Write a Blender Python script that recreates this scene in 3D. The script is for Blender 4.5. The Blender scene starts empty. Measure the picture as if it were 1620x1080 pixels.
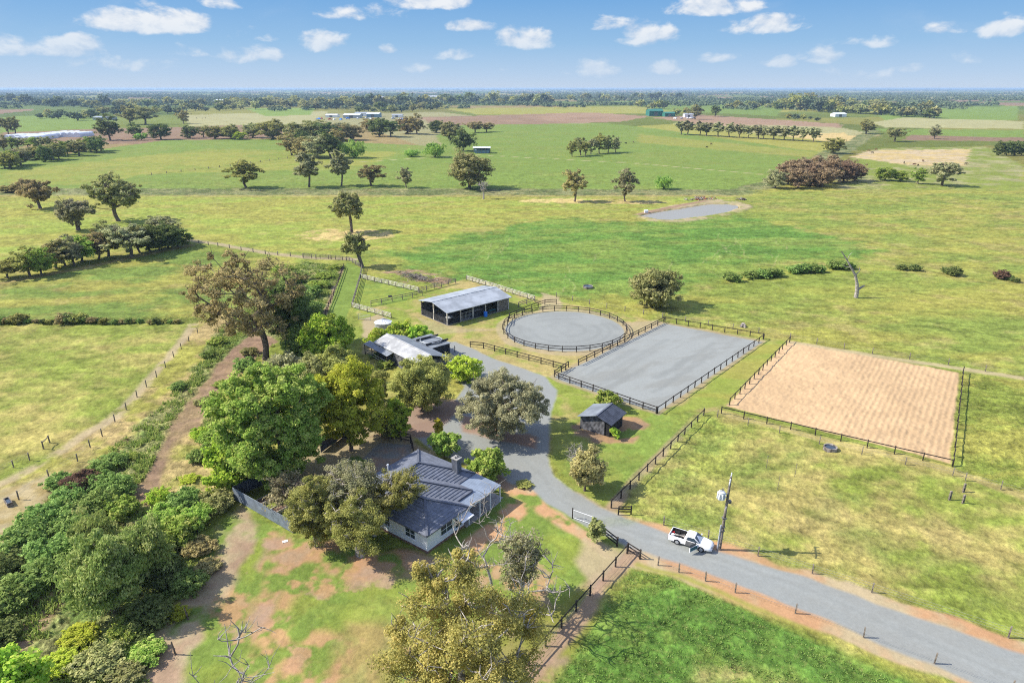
import bpy, math, random
import numpy as np
from mathutils import Vector, Matrix
random.seed(7); RNG = np.random.default_rng(7)
sc = bpy.context.scene; COL = sc.collection
# ------------------------------------------------------------------ camera
FPX, HOR, CH = 1080.0, 139.5, 48.0
pitch = math.atan((540 - HOR) / FPX)
cam = bpy.data.cameras.new('camera'); cam.sensor_width = 36; cam.lens = 36 * FPX / 1620
cam.clip_start = 1; cam.clip_end = 90000
camo = bpy.data.objects.new('camera', cam); COL.objects.link(camo)
camo.location = (0, 0, CH); camo.rotation_euler = (math.pi / 2 - pitch, 0, 0); sc.camera = camo
# ------------------------------------------------------------------ light
SUN_EL, SUN_AZ = 41.0, 177.0           # azimuth of the sun in degrees from +X, counter-clockwise
sd = Vector((math.cos(math.radians(SUN_EL)) * math.cos(math.radians(SUN_AZ)),
             math.cos(math.radians(SUN_EL)) * math.sin(math.radians(SUN_AZ)), math.sin(math.radians(SUN_EL))))
sun = bpy.data.lights.new('sun', 'SUN'); sun.energy = 3.5; sun.angle = math.radians(0.55); sun.color = (1, .945, .84)
so = bpy.data.objects.new('sun', sun); COL.objects.link(so); so.rotation_euler = sd.to_track_quat('Z', 'Y').to_euler()
sc.view_settings.view_transform = 'Standard'; sc.view_settings.look = 'None'
sc.view_settings.gamma = 1; sc.view_settings.exposure = 1.12
sc.cycles.max_bounces = 5; sc.cycles.diffuse_bounces = 3; sc.cycles.glossy_bounces = 2
sc.cycles.transmission_bounces = 4; sc.cycles.volume_bounces = 0; sc.cycles.use_denoising = False; sc.cycles.denoising_prefilter = 'ACCURATE'; sc.cycles.filter_width = 1.1
sc.cycles.sample_clamp_indirect = 4
# ------------------------------------------------------------------ node helper
class NT:
    def __init__(s, tree): s.t = tree; s.n = tree.nodes; s.l = tree.links
    def new(s, typ, **kw):
        n = s.n.new(typ)
        for k, v in kw.items():
            if k == 'inp':
                for i, val in v.items(): s.set(n, i, val)
            else: setattr(n, k, v)
        return n
    def set(s, n, i, val):
        if isinstance(val, bpy.types.NodeSocket): s.l.new(val, n.inputs[i])
        else: n.inputs[i].default_value = val
    def math(s, op, a, b=None, c=None, clamp=False):
        n = s.n.new('ShaderNodeMath'); n.operation = op; n.use_clamp = clamp
        s.set(n, 0, a)
        if b is not None: s.set(n, 1, b)
        if c is not None: s.set(n, 2, c)
        return n.outputs[0]
    def mix(s, f, a, b, blend='MIX'):
        n = s.n.new('ShaderNodeMix'); n.data_type = 'RGBA'; n.blend_type = blend
        s.set(n, 0, f)
        for i, v in ((6, a), (7, b)):
            if not isinstance(v, bpy.types.NodeSocket) and len(v) == 3: v = (*v, 1)
            s.set(n, i, v)
        return n.outputs[2]
    def noise(s, vec, scale, detail=3, rough=.5, dist=0, out=0):
        n = s.n.new('ShaderNodeTexNoise')
        if vec is not None: s.l.new(vec, n.inputs['Vector'])
        n.inputs['Scale'].default_value = scale; n.inputs['Detail'].default_value = detail
        n.inputs['Roughness'].default_value = rough; n.inputs['Distortion'].default_value = dist
        return n.outputs[out]
    def ramp(s, f, stops, interp='LINEAR'):
        n = s.n.new('ShaderNodeValToRGB'); n.color_ramp.interpolation = interp
        e = n.color_ramp.elements
        while len(e) < len(stops): e.new(.5)
        for i, (p, c) in enumerate(stops):
            e[i].position = p; e[i].color = (*c, 1) if len(c) == 3 else c
        s.set(n, 0, f); return n.outputs[0]
    def mrange(s, v, a, b, c=0, d=1):
        n = s.n.new('ShaderNodeMapRange'); n.interpolation_type = 'SMOOTHSTEP'
        for i, x in enumerate((v, a, b, c, d)): s.set(n, i, x)
        return n.outputs[0]
# ------------------------------------------------------------------ world: sky and cumulus
wd = bpy.data.worlds.new('World'); sc.world = wd; wd.use_nodes = True
nt = NT(wd.node_tree); nt.n.clear()
sky = nt.new('ShaderNodeTexSky', sky_type='NISHITA', sun_disc=False, sun_elevation=math.radians(SUN_EL),
             sun_rotation=math.radians(90 - SUN_AZ), altitude=150, air_density=1.0, dust_density=0.1, ozone_density=3.0)
tc = nt.new('ShaderNodeTexCoord').outputs['Generated']
sep = nt.new('ShaderNodeSeparateXYZ', inp={0: tc}).outputs
az = nt.math('ARCTAN2', sep[0], sep[1]); el = nt.math('ARCSINE', sep[2])
comb = nt.new('ShaderNodeCombineXYZ', inp={0: az, 1: nt.math('MULTIPLY', el, 1.7), 2: 0.37}).outputs[0]
CL = [(242, 28, 108, 22, 1.0), (75, 74, 95, 15, .62), (395, 84, 55, 15, .72), (415, 54, 52, 11, .42), (512, 62, 42, 18, .72), (640, 104, 34, 10, .5),
      (120, 66, 40, 14, .9), (835, 58, 62, 18, 1.), (742, 41, 45, 8, .7), (962, 38, 32, 12, .9), (1015, 54, 56, 20, .95), (1135, 8, 75, 16, 1.), (1208, 37, 66, 15, 1.),
      (680, -2, 66, 14, .9), (1135, 89, 42, 10, .85), (1232, 97, 32, 10, .8), (1303, 86, 42, 14, .8), (1448, 107, 24, 9, .75), (1052, 107, 34, 12, .65),
      (1372, 62, 60, 13, .55), (1595, 38, 50, 18, .7), (1510, 90, 36, 10, .45), (930, 108, 60, 12, .45), (805, 105, 26, 8, .4), (710, 86, 40, 8, .55),
      (616, 77, 16, 9, .7), (290, 80, 40, 9, .4), (1500, 44, 36, 9, .4), (20, 60, 34, 12, .6), (1330, 115, 60, 9, .3), (560, 20, 60, 9, .3), (355, 4, 40, 10, .6), (200, 98, 90, 12, .35)]
def px_dir(x, y):
    d = Vector((x - 810, FPX * math.cos(pitch) - (y - 540) * math.sin(pitch), -FPX * math.sin(pitch) - (y - 540) * math.cos(pitch)))
    return d.normalized()
mask = None
for (cx, cy, rx, ry, am) in CL:
    d = px_dir(cx, cy); a0 = math.atan2(d.x, d.y); e0 = math.asin(d.z)
    ra = rx / FPX * .92 * math.cos(a0); re = ry / FPX * .92 * math.cos(a0)
    dx = nt.math('MULTIPLY', nt.math('SUBTRACT', az, a0), 1 / ra)
    dy0 = nt.math('SUBTRACT', el, e0 - re * .35)
    dy = nt.math('MAXIMUM', nt.math('MULTIPLY', dy0, 1 / (re * 1.45)), nt.math('MULTIPLY', dy0, -1 / (re * .75)))
    r2 = nt.math('ADD', nt.math('MULTIPLY', dx, dx), nt.math('MULTIPLY', dy, dy))
    m = nt.math('MULTIPLY', nt.math('SUBTRACT', 1.0, r2), am, )
    m = nt.math('MAXIMUM', m, -1.2)
    mask = m if mask is None else nt.math('MAXIMUM', mask, m)
def cn(vec): return nt.noise(vec, 22, 6, .56, .25)
n0 = cn(comb)
up = nt.new('ShaderNodeVectorMath', operation='ADD', inp={0: comb, 1: (-.006, .010, 0)}).outputs[0]
n1 = cn(up)
dens = nt.math('ADD', nt.math('MULTIPLY', mask, .80), nt.math('MULTIPLY', nt.math('SUBTRACT', n0, .5), 2.7))
alpha = nt.math('MULTIPLY', nt.mrange(dens, .05, .66), .93)
wisp = nt.math('MULTIPLY', nt.mrange(nt.noise(comb, 7, 6, .6, .6), .52, .80), nt.mrange(el, .01, .10, .03, .13))
alpha = nt.math('MAXIMUM', alpha, wisp)
shade = nt.math('ADD', nt.math('MULTIPLY', nt.math('SUBTRACT', n0, n1), 4.2), .60, clamp=True)
shade = nt.math('MULTIPLY', nt.math('ADD', shade, nt.math('MULTIPLY', nt.mrange(dens, .3, 1.3), .35)), .9, clamp=True)
ccol = nt.mix(shade, (.28, .32, .38), (.43, .435, .44))
alpha = nt.math('MULTIPLY', alpha, nt.mrange(el, .006, .09, .35, .95))
hs = nt.new('ShaderNodeHueSaturation', inp={'Hue': .512, 'Saturation': .72, 'Value': 1.0, 'Color': sky.outputs[0]}).outputs[0]
bg1 = nt.new('ShaderNodeBackground', inp={0: hs, 1: 0.15})
bg2 = nt.new('ShaderNodeBackground', inp={0: ccol, 1: 1.0})
skc = nt.ramp(nt.math('MULTIPLY', el, 2.5), [(0, (.235, .29, .37)), (.045, (.195, .27, .37)), (.14, (.125, .225, .35)), (.27, (.072, .176, .33)), (1, (.055, .14, .29))])
bg3 = nt.new('ShaderNodeBackground', inp={0: skc, 1: 1.0})
hz = nt.mrange(el, .16, .55, .97, 0.0)
mh = nt.new('ShaderNodeMixShader', inp={0: hz, 1: bg1.outputs[0], 2: bg3.outputs[0]})
ms = nt.new('ShaderNodeMixShader', inp={0: alpha, 1: mh.outputs[0], 2: bg2.outputs[0]})
nt.new('ShaderNodeOutputWorld', inp={0: ms.outputs[0]})
# ------------------------------------------------------------------ projection helpers (pixel of the 1620 wide photo -> ground metres)
cp, sp = math.cos(pitch), math.sin(pitch)
def G(x, y, z=0.0):
    dx, dy, dz = x - 810, FPX * cp - (y - 540) * sp, -FPX * sp - (y - 540) * cp
    t = (z - CH) / dz
    return Vector((dx * t, dy * t, z))
def depth(p): return p[1] * cp + (CH - p[2]) * sp
def h_at(p, yt):           # height above ground point p that projects on row yt
    k = (540 - yt) / FPX   # up/fwd
    # d=(.,Y,z-CH): up=Y*sp+(z-CH)*cp ; fwd=Y*cp-(z-CH)*sp
    Y = p[1]; return CH + (k * Y * cp - Y * sp) / (cp + k * sp)
# ------------------------------------------------------------------ numpy noise
def _h(ix, iy, seed):
    h = (ix.astype(np.int64) * 374761393 + iy.astype(np.int64) * 668265263 + seed * 974634777) & 0xffffffff
    h = ((h ^ (h >> 13)) * 1274126177) & 0xffffffff
    return ((h ^ (h >> 16)) & 0xffff) / 65535.0
def vn(x, y, seed=0):
    ix = np.floor(x); iy = np.floor(y); fx = x - ix; fy = y - iy
    fx = fx * fx * (3 - 2 * fx); fy = fy * fy * (3 - 2 * fy)
    a = _h(ix, iy, seed); b = _h(ix + 1, iy, seed); c = _h(ix, iy + 1, seed); d = _h(ix + 1, iy + 1, seed)
    return (a * (1 - fx) + b * fx) * (1 - fy) + (c * (1 - fx) + d * fx) * fy
def fbm(x, y, oct=3, seed=0):
    s = 0; a = .5; t = 0
    for i in range(oct):
        s = s + a * vn(x * 2 ** i + 17 * i, y * 2 ** i - 31 * i, seed + i); t += a; a *= .55
    return s / t
def sst(x, a, b):
    t = np.clip((x - a) / (b - a), 0, 1); return t * t * (3 - 2 * t)
# ------------------------------------------------------------------ scene bookkeeping
def tag(o, label=None, cat=None, group=None, kind=None):
    if label: o['label'] = label
    if cat: o['category'] = cat
    if group: o['group'] = group
    if kind: o['kind'] = kind
    return o
def empty(name, loc=(0, 0, 0), rz=0, label=None, cat=None, group=None):
    o = bpy.data.objects.new(name, None); COL.objects.link(o); o.empty_display_size = .2
    o.location = loc; o.rotation_euler = (0, 0, rz); return tag(o, label, cat, group)
def mesh_np(name, v, f, mat=None, smooth=False, attrs=None):
    """v (n,3), f (m,k) uniform polygons"""
    me = bpy.data.meshes.new(name); v = np.asarray(v, np.float32); f = np.asarray(f, np.int32)
    me.vertices.add(len(v)); me.vertices.foreach_set('co', v.ravel())
    k = f.shape[1]; me.loops.add(f.size); me.loops.foreach_set('vertex_index', f.ravel())
    me.polygons.add(len(f)); me.polygons.foreach_set('loop_start', np.arange(0, f.size, k, dtype=np.int32))
    me.polygons.foreach_set('use_smooth', np.full(len(f), smooth)) 
    for an, (typ, arr) in (attrs or {}).items():
        at = me.attributes.new(an, typ, 'POINT')
        at.data.foreach_set('color' if typ == 'FLOAT_COLOR' else 'value', np.asarray(arr, np.float32).ravel())
    me.update(calc_edges=True); me.validate()
    if mat: me.materials.append(mat)
    return me
def link(name, me, parent=None, label=None, cat=None, group=None, kind=None):
    o = bpy.data.objects.new(name, me); COL.objects.link(o)
    if parent is not None: o.parent = parent
    return tag(o, label, cat, group, kind)
class MB:
    def __init__(s): s.v = []; s.f = []
    def poly(s, pts):
        b = len(s.v); s.v += [tuple(p) for p in pts]; s.f.append(list(range(b, b + len(pts))))
    def hexa(s, p):      # 8 points: bottom 4 ccw, top 4 ccw
        b = len(s.v); s.v += [tuple(q) for q in p]
        for f in ((3, 2, 1, 0), (4, 5, 6, 7), (0, 1, 5, 4), (1, 2, 6, 5), (2, 3, 7, 6), (3, 0, 4, 7)): s.f.append([b + i for i in f])
    def box(s, x0, x1, y0, y1, z0, z1):
        s.hexa([(x0, y0, z0), (x1, y0, z0), (x1, y1, z0), (x0, y1, z0), (x0, y0, z1), (x1, y0, z1), (x1, y1, z1), (x0, y1, z1)])
    def beam(s, p, q, w, h, upv=(0, 0, 1)):
        p = Vector(p); q = Vector(q); d = (q - p).normalized(); r = d.cross(Vector(upv))
        if r.length < 1e-4: r = d.cross(Vector((1, 0, 0)))
        r.normalize(); u = r.cross(d); r *= w / 2; u *= h / 2
        s.hexa([p - r - u, q - r - u, q + r - u, p + r - u, p - r + u, q - r + u, q + r + u, p + r + u])
    def tube(s, p, q, r0, r1=None, n=8, cap=True):
        r1 = r0 if r1 is None else r1; p = Vector(p); q = Vector(q); d = (q - p).normalized()
        a = d.orthogonal().normalized(); c = d.cross(a); b = len(s.v)
        for (o, r) in ((p, r0), (q, r1)):
            for i in range(n):
                t = 2 * math.pi * i / n; s.v.append(tuple(o + a * math.cos(t) * r + c * math.sin(t) * r))
        for i in range(n): j = (i + 1) % n; s.f.append([b + i, b + j, b + n + j, b + n + i])
        if cap: s.f.append([b + i for i in range(n)][::-1]); s.f.append([b + n + i for i in range(n)])
    def slab(s, pts, th):       # thick sheet, pts ccw seen from above; th downwards
        n = len(pts); b = len(s.v); s.v += [tuple(p) for p in pts] + [(p[0], p[1], p[2] - th) for p in pts]
        s.f.append([b + i for i in range(n)]); s.f.append([b + n + i for i in range(n)][::-1])
        for i in range(n): j = (i + 1) % n; s.f.append([b + j, b + i, b + n + i, b + n + j])
    def build(s, name, mat, parent=None, smooth=False, **kw):
        me = bpy.data.meshes.new(name); me.from_pydata([tuple(v) for v in s.v], [], s.f); me.update()
        if smooth: me.polygons.foreach_set('use_smooth', [True] * len(me.polygons))
        if mat: me.materials.append(mat)
        return link(name, me, parent, **kw)
def copy_tree(o, parent=None):
    c = o.copy(); COL.objects.link(c); c.parent = parent
    for ch in list(o.children): copy_tree(ch, c)
    return c
# ------------------------------------------------------------------ materials
def mat(name, col, rough=.7, var=.15, scale=2.0, bump=0.0, bscale=8.0, metal=0.0, col2=None, spec=.3, wave=None):
    m = bpy.data.materials.new(name); m.use_nodes = True; t = NT(m.node_tree); b = t.n['Principled BSDF']
    co = t.new('ShaderNodeTexCoord').outputs['Object']
    c2 = col2 or tuple(min(1, x * (1 - var * 2)) for x in col)
    c1 = col if col2 else tuple(min(1, x * (1 + var)) for x in col)
    n = t.noise(co, scale, 5, .6)
    c = t.mix(t.mrange(n, .34, .66), c2, c1); t.set(b, 'Base Color', c)
    b.inputs['Roughness'].default_value = rough; b.inputs['Metallic'].default_value = metal
    b.inputs['Specular IOR Level'].default_value = spec
    if wave:
        ax, per, amp = wave
        w = t.new('ShaderNodeTexWave', wave_type='BANDS', bands_direction=ax, inp={'Vector': co, 'Scale': math.tau / per / 20 * 1.0, 'Distortion': 0})
        bp = t.new('ShaderNodeBump', inp={'Height': w.outputs['Fac'], 'Distance': amp, 'Strength': 1.0}); t.set(b, 'Normal', bp.outputs[0])
    elif bump:
        bp = t.new('ShaderNodeBump', inp={'Height': t.noise(co, bscale, 4, .6), 'Distance': bump, 'Strength': .8}); t.set(b, 'Normal', bp.outputs[0])
    return m
def leafmat(name, dark, mid, light, trans=.40):
    dark, mid, light = [tuple(min(.6, c * 1.95) for c in q) for q in (dark, mid, light)]
    m = bpy.data.materials.new(name); m.use_nodes = True; t = NT(m.node_tree); t.n.clear()
    a = t.new('ShaderNodeAttribute', attribute_name='rnd').outputs['Fac']
    oi = t.new('ShaderNodeObjectInfo').outputs['Random']
    c = t.ramp(a, [(0, dark), (.5, mid), (1, light)])
    hs_ = t.new('ShaderNodeHueSaturation', inp={'Hue': t.math('MULTIPLY_ADD', oi, .03, .485), 'Value': t.math('MULTIPLY_ADD', oi, .34, .86), 'Color': c}).outputs[0]
    d = t.new('ShaderNodeBsdfDiffuse', inp={0: hs_}); tr = t.new('ShaderNodeBsdfTranslucent', inp={0: hs_})
    s = t.new('ShaderNodeMixShader', inp={0: trans, 1: d.outputs[0], 2: tr.outputs[0]})
    t.new('ShaderNodeOutputMaterial', inp={0: s.outputs[0]}); return m
M = {}
M['olive'] = leafmat('leaf olive', (.095, .10, .028), (.175, .175, .05), (.28, .26, .085))
M['gum'] = leafmat('leaf gum', (.095, .105, .036), (.175, .18, .066), (.29, .27, .12))
M['gumgrey'] = leafmat('leaf grey gum', (.11, .115, .056), (.195, .195, .095), (.31, .29, .16))
M['gumgold'] = leafmat('leaf golden gum', (.115, .105, .036), (.20, .175, .052), (.32, .235, .08))
M['gumbrown'] = leafmat('leaf brown', (.115, .108, .046), (.205, .178, .075), (.31, .245, .115))
M['green'] = leafmat('leaf green', (.08, .125, .022), (.16, .225, .04), (.30, .35, .09))
M['bright'] = leafmat('leaf bright', (.10, .16, .02), (.19, .28, .03), (.34, .42, .06))
M['yellow'] = leafmat('leaf yellow', (.13, .165, .02), (.24, .275, .03), (.40, .42, .055))
M['dark'] = leafmat('leaf dark', (.045, .066, .022), (.085, .112, .034), (.16, .18, .06))
M['deep'] = leafmat('leaf deep green', (.055, .09, .024), (.115, .17, .042), (.22, .275, .085))
M['willow'] = leafmat('leaf willow', (.10, .17, .035), (.17, .26, .055), (.26, .35, .08))
M['grove'] = leafmat('leaf grove', (.105, .078, .045), (.175, .125, .075), (.26, .19, .11))
M['drivegum'] = leafmat('leaf drive gum', (.10, .097, .052), (.175, .165, .09), (.27, .25, .15))
M['robinia'] = leafmat('leaf robinia', (.09, .13, .03), (.17, .215, .06), (.30, .34, .12))
M['maroon'] = leafmat('leaf maroon', (.045, .028, .022), (.09, .055, .038), (.15, .09, .055))
M['conifer'] = leafmat('leaf gold conifer', (.2, .17, .02), (.36, .29, .03), (.5, .42, .05))
M['twig'] = leafmat('leaf twig', (.08, .075, .04), (.17, .14, .08), (.28, .23, .14))
M['far'] = leafmat('leaf far', (.040, .052, .028), (.065, .082, .042), (.10, .115, .06), .15)
M['bark'] = mat('bark', (.17, .13, .10), .9, .3, 3, .03, 12)
M['palebark'] = mat('pale bark', (.42, .37, .31), .85, .35, 3, .02, 12)
M['deadwood'] = mat('dead wood', (.36, .32, .28), .9, .25, 3, .02, 14)
M['darkwood'] = mat('dark wood', (.045, .036, .032), .85, .4, 3)
M['greywood'] = mat('grey wood', (.23, .195, .16), .9, .35, 3)
M['palewood'] = mat('pale wood', (.52, .48, .42), .85, .25, 2)
M['wire'] = mat('wire', (.30, .30, .30), .6, .1)
M['steel'] = mat('galvanised steel', (.42, .44, .46), .45, .15, 3, metal=.3)
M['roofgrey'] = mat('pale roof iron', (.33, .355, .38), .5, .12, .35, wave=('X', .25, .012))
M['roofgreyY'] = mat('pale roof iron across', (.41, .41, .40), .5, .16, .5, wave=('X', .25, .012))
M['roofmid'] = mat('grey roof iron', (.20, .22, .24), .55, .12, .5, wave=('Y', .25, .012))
M['roofdark'] = mat('charcoal roof tile', (.145, .158, .192), .62, .12, 1.5, spec=.4)
M['ridge'] = mat('charcoal ridge cap', (.12, .13, .16), .6, .1)
M['verandaroof'] = mat('blue grey roof iron', (.20, .24, .30), .4, .08, 1, wave=('X', .25, .012), spec=.6)
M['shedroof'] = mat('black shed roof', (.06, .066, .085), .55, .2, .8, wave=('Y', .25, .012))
M['blackboard'] = mat('black weatherboard', (.024, .025, .03), .75, .4, 1.5, wave=('Z', .2, .02))
M['greyboard'] = mat('grey weatherboard', (.12, .12, .13), .8, .3, 1.5, wave=('Z', .2, .02))
M['whitewall'] = mat('white render', (.72, .73, .74), .6, .04)
M['brick'] = mat('brown brick', (.22, .13, .095), .85, .25, 6)
M['glass'] = mat('window glass', (.035, .05, .065), .08, .1, spec=.8)
M['frame'] = mat('white frame', (.7, .72, .74), .5, .03)
M['concrete'] = mat('concrete', (.36, .34, .31), .85, .15, 2)
M['chim'] = mat('charcoal chimney', (.10, .11, .135), .7, .15)
M['navy'] = mat('charcoal fence sheet', (.075, .085, .11), .6, .1, wave=('X', .2, .02))
M['zinc'] = mat('zinc fence sheet', (.22, .255, .30), .5, .12, 1.2, wave=('X', .2, .02))
M['white'] = mat('white paint', (.78, .78, .78), .35, .02, spec=.5)
M['carpaint'] = mat('white car paint', (.82, .82, .82), .18, .01, spec=.6)
M['black'] = mat('black rubber', (.02, .02, .021), .7, .1)
M['grey'] = mat('grey plastic', (.14, .14, .14), .6, .1)
M['rim'] = mat('alloy', (.55, .55, .56), .3, .05, metal=.6)
M['blue'] = mat('blue plastic', (.03, .22, .75), .4, .05)
M['teal'] = mat('teal paint', (.03, .12, .13), .5, .1)
M['red'] = mat('red lamp', (.45, .02, .02), .3, .05)
M['orangerust'] = mat('rusty iron', (.28, .10, .05), .85, .3, 1)
M['boxgreen'] = mat('green iron', (.03, .16, .12), .6, .1)
M['skyblue'] = mat('pale blue iron', (.20, .30, .36), .6, .1)
M['rock'] = mat('rubble', (.30, .26, .23), .9, .35, 1, .05, 3)
M['plastic'] = mat('white greenhouse film', (.75, .76, .78), .4, .06, .3)
M['cowblack'] = mat('black hide', (.02, .018, .016), .8, .2); M['cowbrown'] = mat('brown hide', (.13, .06, .03), .8, .2)
# ------------------------------------------------------------------ ground sheet
D2 = math.pi / 180
def make_ground():
    azs = np.concatenate([np.arange(-180, -46, 6.0), np.arange(-45.5, 45.51, .062), np.arange(48, 175, 6.0)]) * D2
    dep = [82, 70, 62, 56]
    d = 52.0
    while d > 0.11:
        dep.append(d)
        d -= .052 if d < 49 else .5
    dep += [.1, .085, .07, .06]
    dep = np.array(dep) * D2; r = CH / np.tan(dep)
    A, R_ = np.meshgrid(azs, r); x = (np.sin(A) * R_).ravel(); y = (np.cos(A) * R_).ravel()
    nr, na = len(r), len(azs)
    N = x.size; rr = np.hypot(x, y)
    print('ground verts', N)
    # broad noises (metres)
    n2 = fbm(x / 2.2, y / 2.2, 3, 1); n8 = fbm(x / 9, y / 9, 4, 5); n30 = fbm(x / 34, y / 34, 4, 9); n120 = fbm(x / 150, y / 150, 4, 14)
    st = fbm(x / 26 + y / 80, y / 6 - x / 40, 3, 21)      # streaky
    wx = (fbm(x / 5, y / 5, 3, 31) - .5); wy = (fbm(x / 5 + 90, y / 5, 3, 37) - .5)
    C = np.zeros((N, 3), np.float32); gr = np.ones(N, np.float32)     # gr: grass height
    Z = np.zeros(N, np.float32)
    def mixc(c1, c2, f): return np.outer(1 - f, c1) + np.outer(f, c2)
    GREEN = np.array((.135, .19, .036)); LUSH = np.array((.086, .165, .028)); YEL = np.array((.255, .245, .052)); DRY = np.array((.40, .30, .125)); OLV = np.array((.170, .205, .036))
    RED = np.array((.42, .235, .125)); TAN = np.array((.40, .315, .19)); SAND = np.array((.52, .355, .195)); GRAV = np.array((.238, .248, .232)); BROWN = np.array((.20, .125, .085)); DIRT = np.array((.30, .20, .135))
    PALE = np.array((.30, .28, .13)); SOIL = np.array((.185, .12, .075))
    # default pasture
    C[:] = mixc(OLV, YEL, sst(n30 * .6 + n8 * .4, .42, .60)); 
    # far patchwork of paddocks
    far = rr > 560
    th = .35 ; u = x * math.cos(th) + y * math.sin(th); w = -x * math.sin(th) + y * math.cos(th)
    cu = 330.0; cw = 520.0
    iw = np.floor(w / cw + .25 * vn(u / 2000, w * 0, 3)); iu = np.floor(u / cu + _h(iw, iw * 0, 5) * 1.0)
    k = _h(iu, iw, 77); k2 = _h(iu, iw, 78)
    pal = [GREEN * .8, YEL * .75, OLV * .7, PALE * .8, OLV * .65, OLV * .8, DRY * .6, GREEN * .65, SOIL * 1.2, YEL * .6]
    fc = np.zeros((N, 3)); kk = np.minimum((k * len(pal)).astype(int), len(pal) - 1)
    for i, p in enumerate(pal): fc[kk == i] = p
    fc *= (.85 + .3 * n120)[:, None]
    C[far] = fc[far]
    def sdf(P):       # signed distance, negative inside, on warped coordinates
        P = np.array([[p[0], p[1]] for p in P]); return P
    def poly_d(P, X, Y):
        dmin = np.full(X.shape, 1e18); inside = np.zeros(X.shape, bool); n = len(P)
        for i in range(n):
            a = P[i]; b = P[(i + 1) % n]; e = b - a; L = e @ e + 1e-9
            t = np.clip(((X - a[0]) * e[0] + (Y - a[1]) * e[1]) / L, 0, 1)
            dd = (X - a[0] - t * e[0]) ** 2 + (Y - a[1] - t * e[1]) ** 2; dmin = np.minimum(dmin, dd)
            c = ((a[1] > Y) != (b[1] > Y)) & (X < (b[0] - a[0]) * (Y - a[1]) / (b[1] - a[1] + 1e-12) + a[0]); inside ^= c
        return np.sqrt(dmin) * np.where(inside, -1, 1)
    def region(px, soft=1., warp=1.5, world=False):
        P = np.array([tuple(p)[:2] if world else tuple(G(*p))[:2] for p in px])
        m = soft + warp * 2 + 1
        idx = np.where((x > P[:, 0].min() - m) & (x < P[:, 0].max() + m) & (y > P[:, 1].min() - m) & (y < P[:, 1].max() + m))[0]
        X = x[idx] + wx[idx] * warp * 2; Y = y[idx] + wy[idx] * warp * 2
        return idx, sst(-poly_d(P, X, Y), -soft / 2, soft / 2)
    def paint(px, col, soft=1., warp=1.5, op=1., g=None, noise=None, world=False):
        idx, a = region(px, soft, warp, world)
        if noise is not None: a = a * noise(idx)
        a = a * op
        c = col(idx) if callable(col) else np.broadcast_to(col, (len(idx), 3))
        C[idx] = C[idx] * (1 - a)[:, None] + c * a[:, None]
        if g is not None: gr[idx] = gr[idx] * (1 - a) + g * a
        return idx, a
    def stroke(px, hw, col, soft=.6, warp=.6, op=1., g=None, noise=None, ends=None):
        pts = [tuple(G(*p))[:2] for p in px]; P = np.array(pts)
        hws = np.linspace(hw, ends if ends else hw, len(P))
        m = max(hws) + soft + warp * 2
        idx = np.where((x > P[:, 0].min() - m) & (x < P[:, 0].max() + m) & (y > P[:, 1].min() - m) & (y < P[:, 1].max() + m))[0]
        X = x[idx] + wx[idx] * warp * 2; Y = y[idx] + wy[idx] * warp * 2
        dm = np.full(X.shape, 1e9)
        for i in range(len(P) - 1):
            a = P[i]; b = P[i + 1]; e = b - a; t = np.clip(((X - a[0]) * e[0] + (Y - a[1]) * e[1]) / (e @ e + 1e-9), 0, 1)
            dm = np.minimum(dm, np.hypot(X - a[0] - t * e[0], Y - a[1] - t * e[1]) - (hws[i] * (1 - t) + hws[i + 1] * t))
        a = sst(-dm, -soft, soft) * op
        if noise is not None: a = a * noise(idx)
        c = np.broadcast_to(col, (len(idx), 3)) if not callable(col) else col(idx)
        C[idx] = C[idx] * (1 - a)[:, None] + c * a[:, None]
        if g is not None: gr[idx] = gr[idx] * (1 - a) + g * a
        return idx, a
    def two(c1, c2, lo=.42, hi=.6, src=None, s2=None):
        def f(i):
            s = (n8[i] * .6 + n2[i] * .4) if src is None else src[i]
            return mixc(c1, c2, sst(s, lo, hi))
        return f
    mid = n30 * .55 + n8 * .45
    # --- distant fields
    paint([(0, 186), (130, 178), (180, 190), (150, 205), (0, 212)], GREEN * 1.1, 6, 6)
    paint([(130, 205), (400, 198), (470, 200), (500, 210), (300, 228), (0, 228), (0, 210)], SOIL * 1.15, 6, 6)
    paint([(290, 182), (520, 176), (490, 196), (300, 200)], PALE, 5, 8)
    paint([(390, 172), (500, 171), (490, 182), (420, 184)], GREEN * 1.25, 5, 5)
    paint([(700, 172), (1000, 168), (1330, 172), (1330, 176), (1000, 180), (760, 182)], YEL * 1., 5, 8)
    paint([(660, 186), (930, 178), (1030, 184), (980, 193), (800, 198), (690, 200)], two(SOIL * 1.5, SOIL * 1.2, .4, .6, n120), 5, 8)
    paint([(1030, 186), (1110, 182), (1330, 196), (1330, 205), (1100, 196)], SOIL * 1.5, 5, 8)
    paint([(1100, 194), (1330, 202), (1390, 214), (1330, 226), (1120, 212)], two(PALE, SOIL * 1.8, .4, .6, n120), 5, 8)
    paint([(1190, 216), (1335, 210), (1345, 218), (1330, 229)], DRY * 1.15, 4, 3)
    paint([(1300, 212), (1370, 216), (1330, 230), (1298, 226)], DRY * 1.15, 3, 3)
    paint([(1000, 200), (1070, 196), (1330, 226), (1310, 244), (1000, 222)], YEL, 5, 5)
    paint([(960, 160), (1160, 158), (1240, 170), (1230, 184), (1060, 176)], GREEN * 1.05, 6, 6)
    paint([(1380, 172), (1610, 168), (1610, 190), (1400, 192)], GREEN * 1.15, 5, 5)
    paint([(1430, 186), (1620, 192), (1620, 204), (1400, 202), (1380, 194)], PALE * 1.05, 5, 5)
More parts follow.
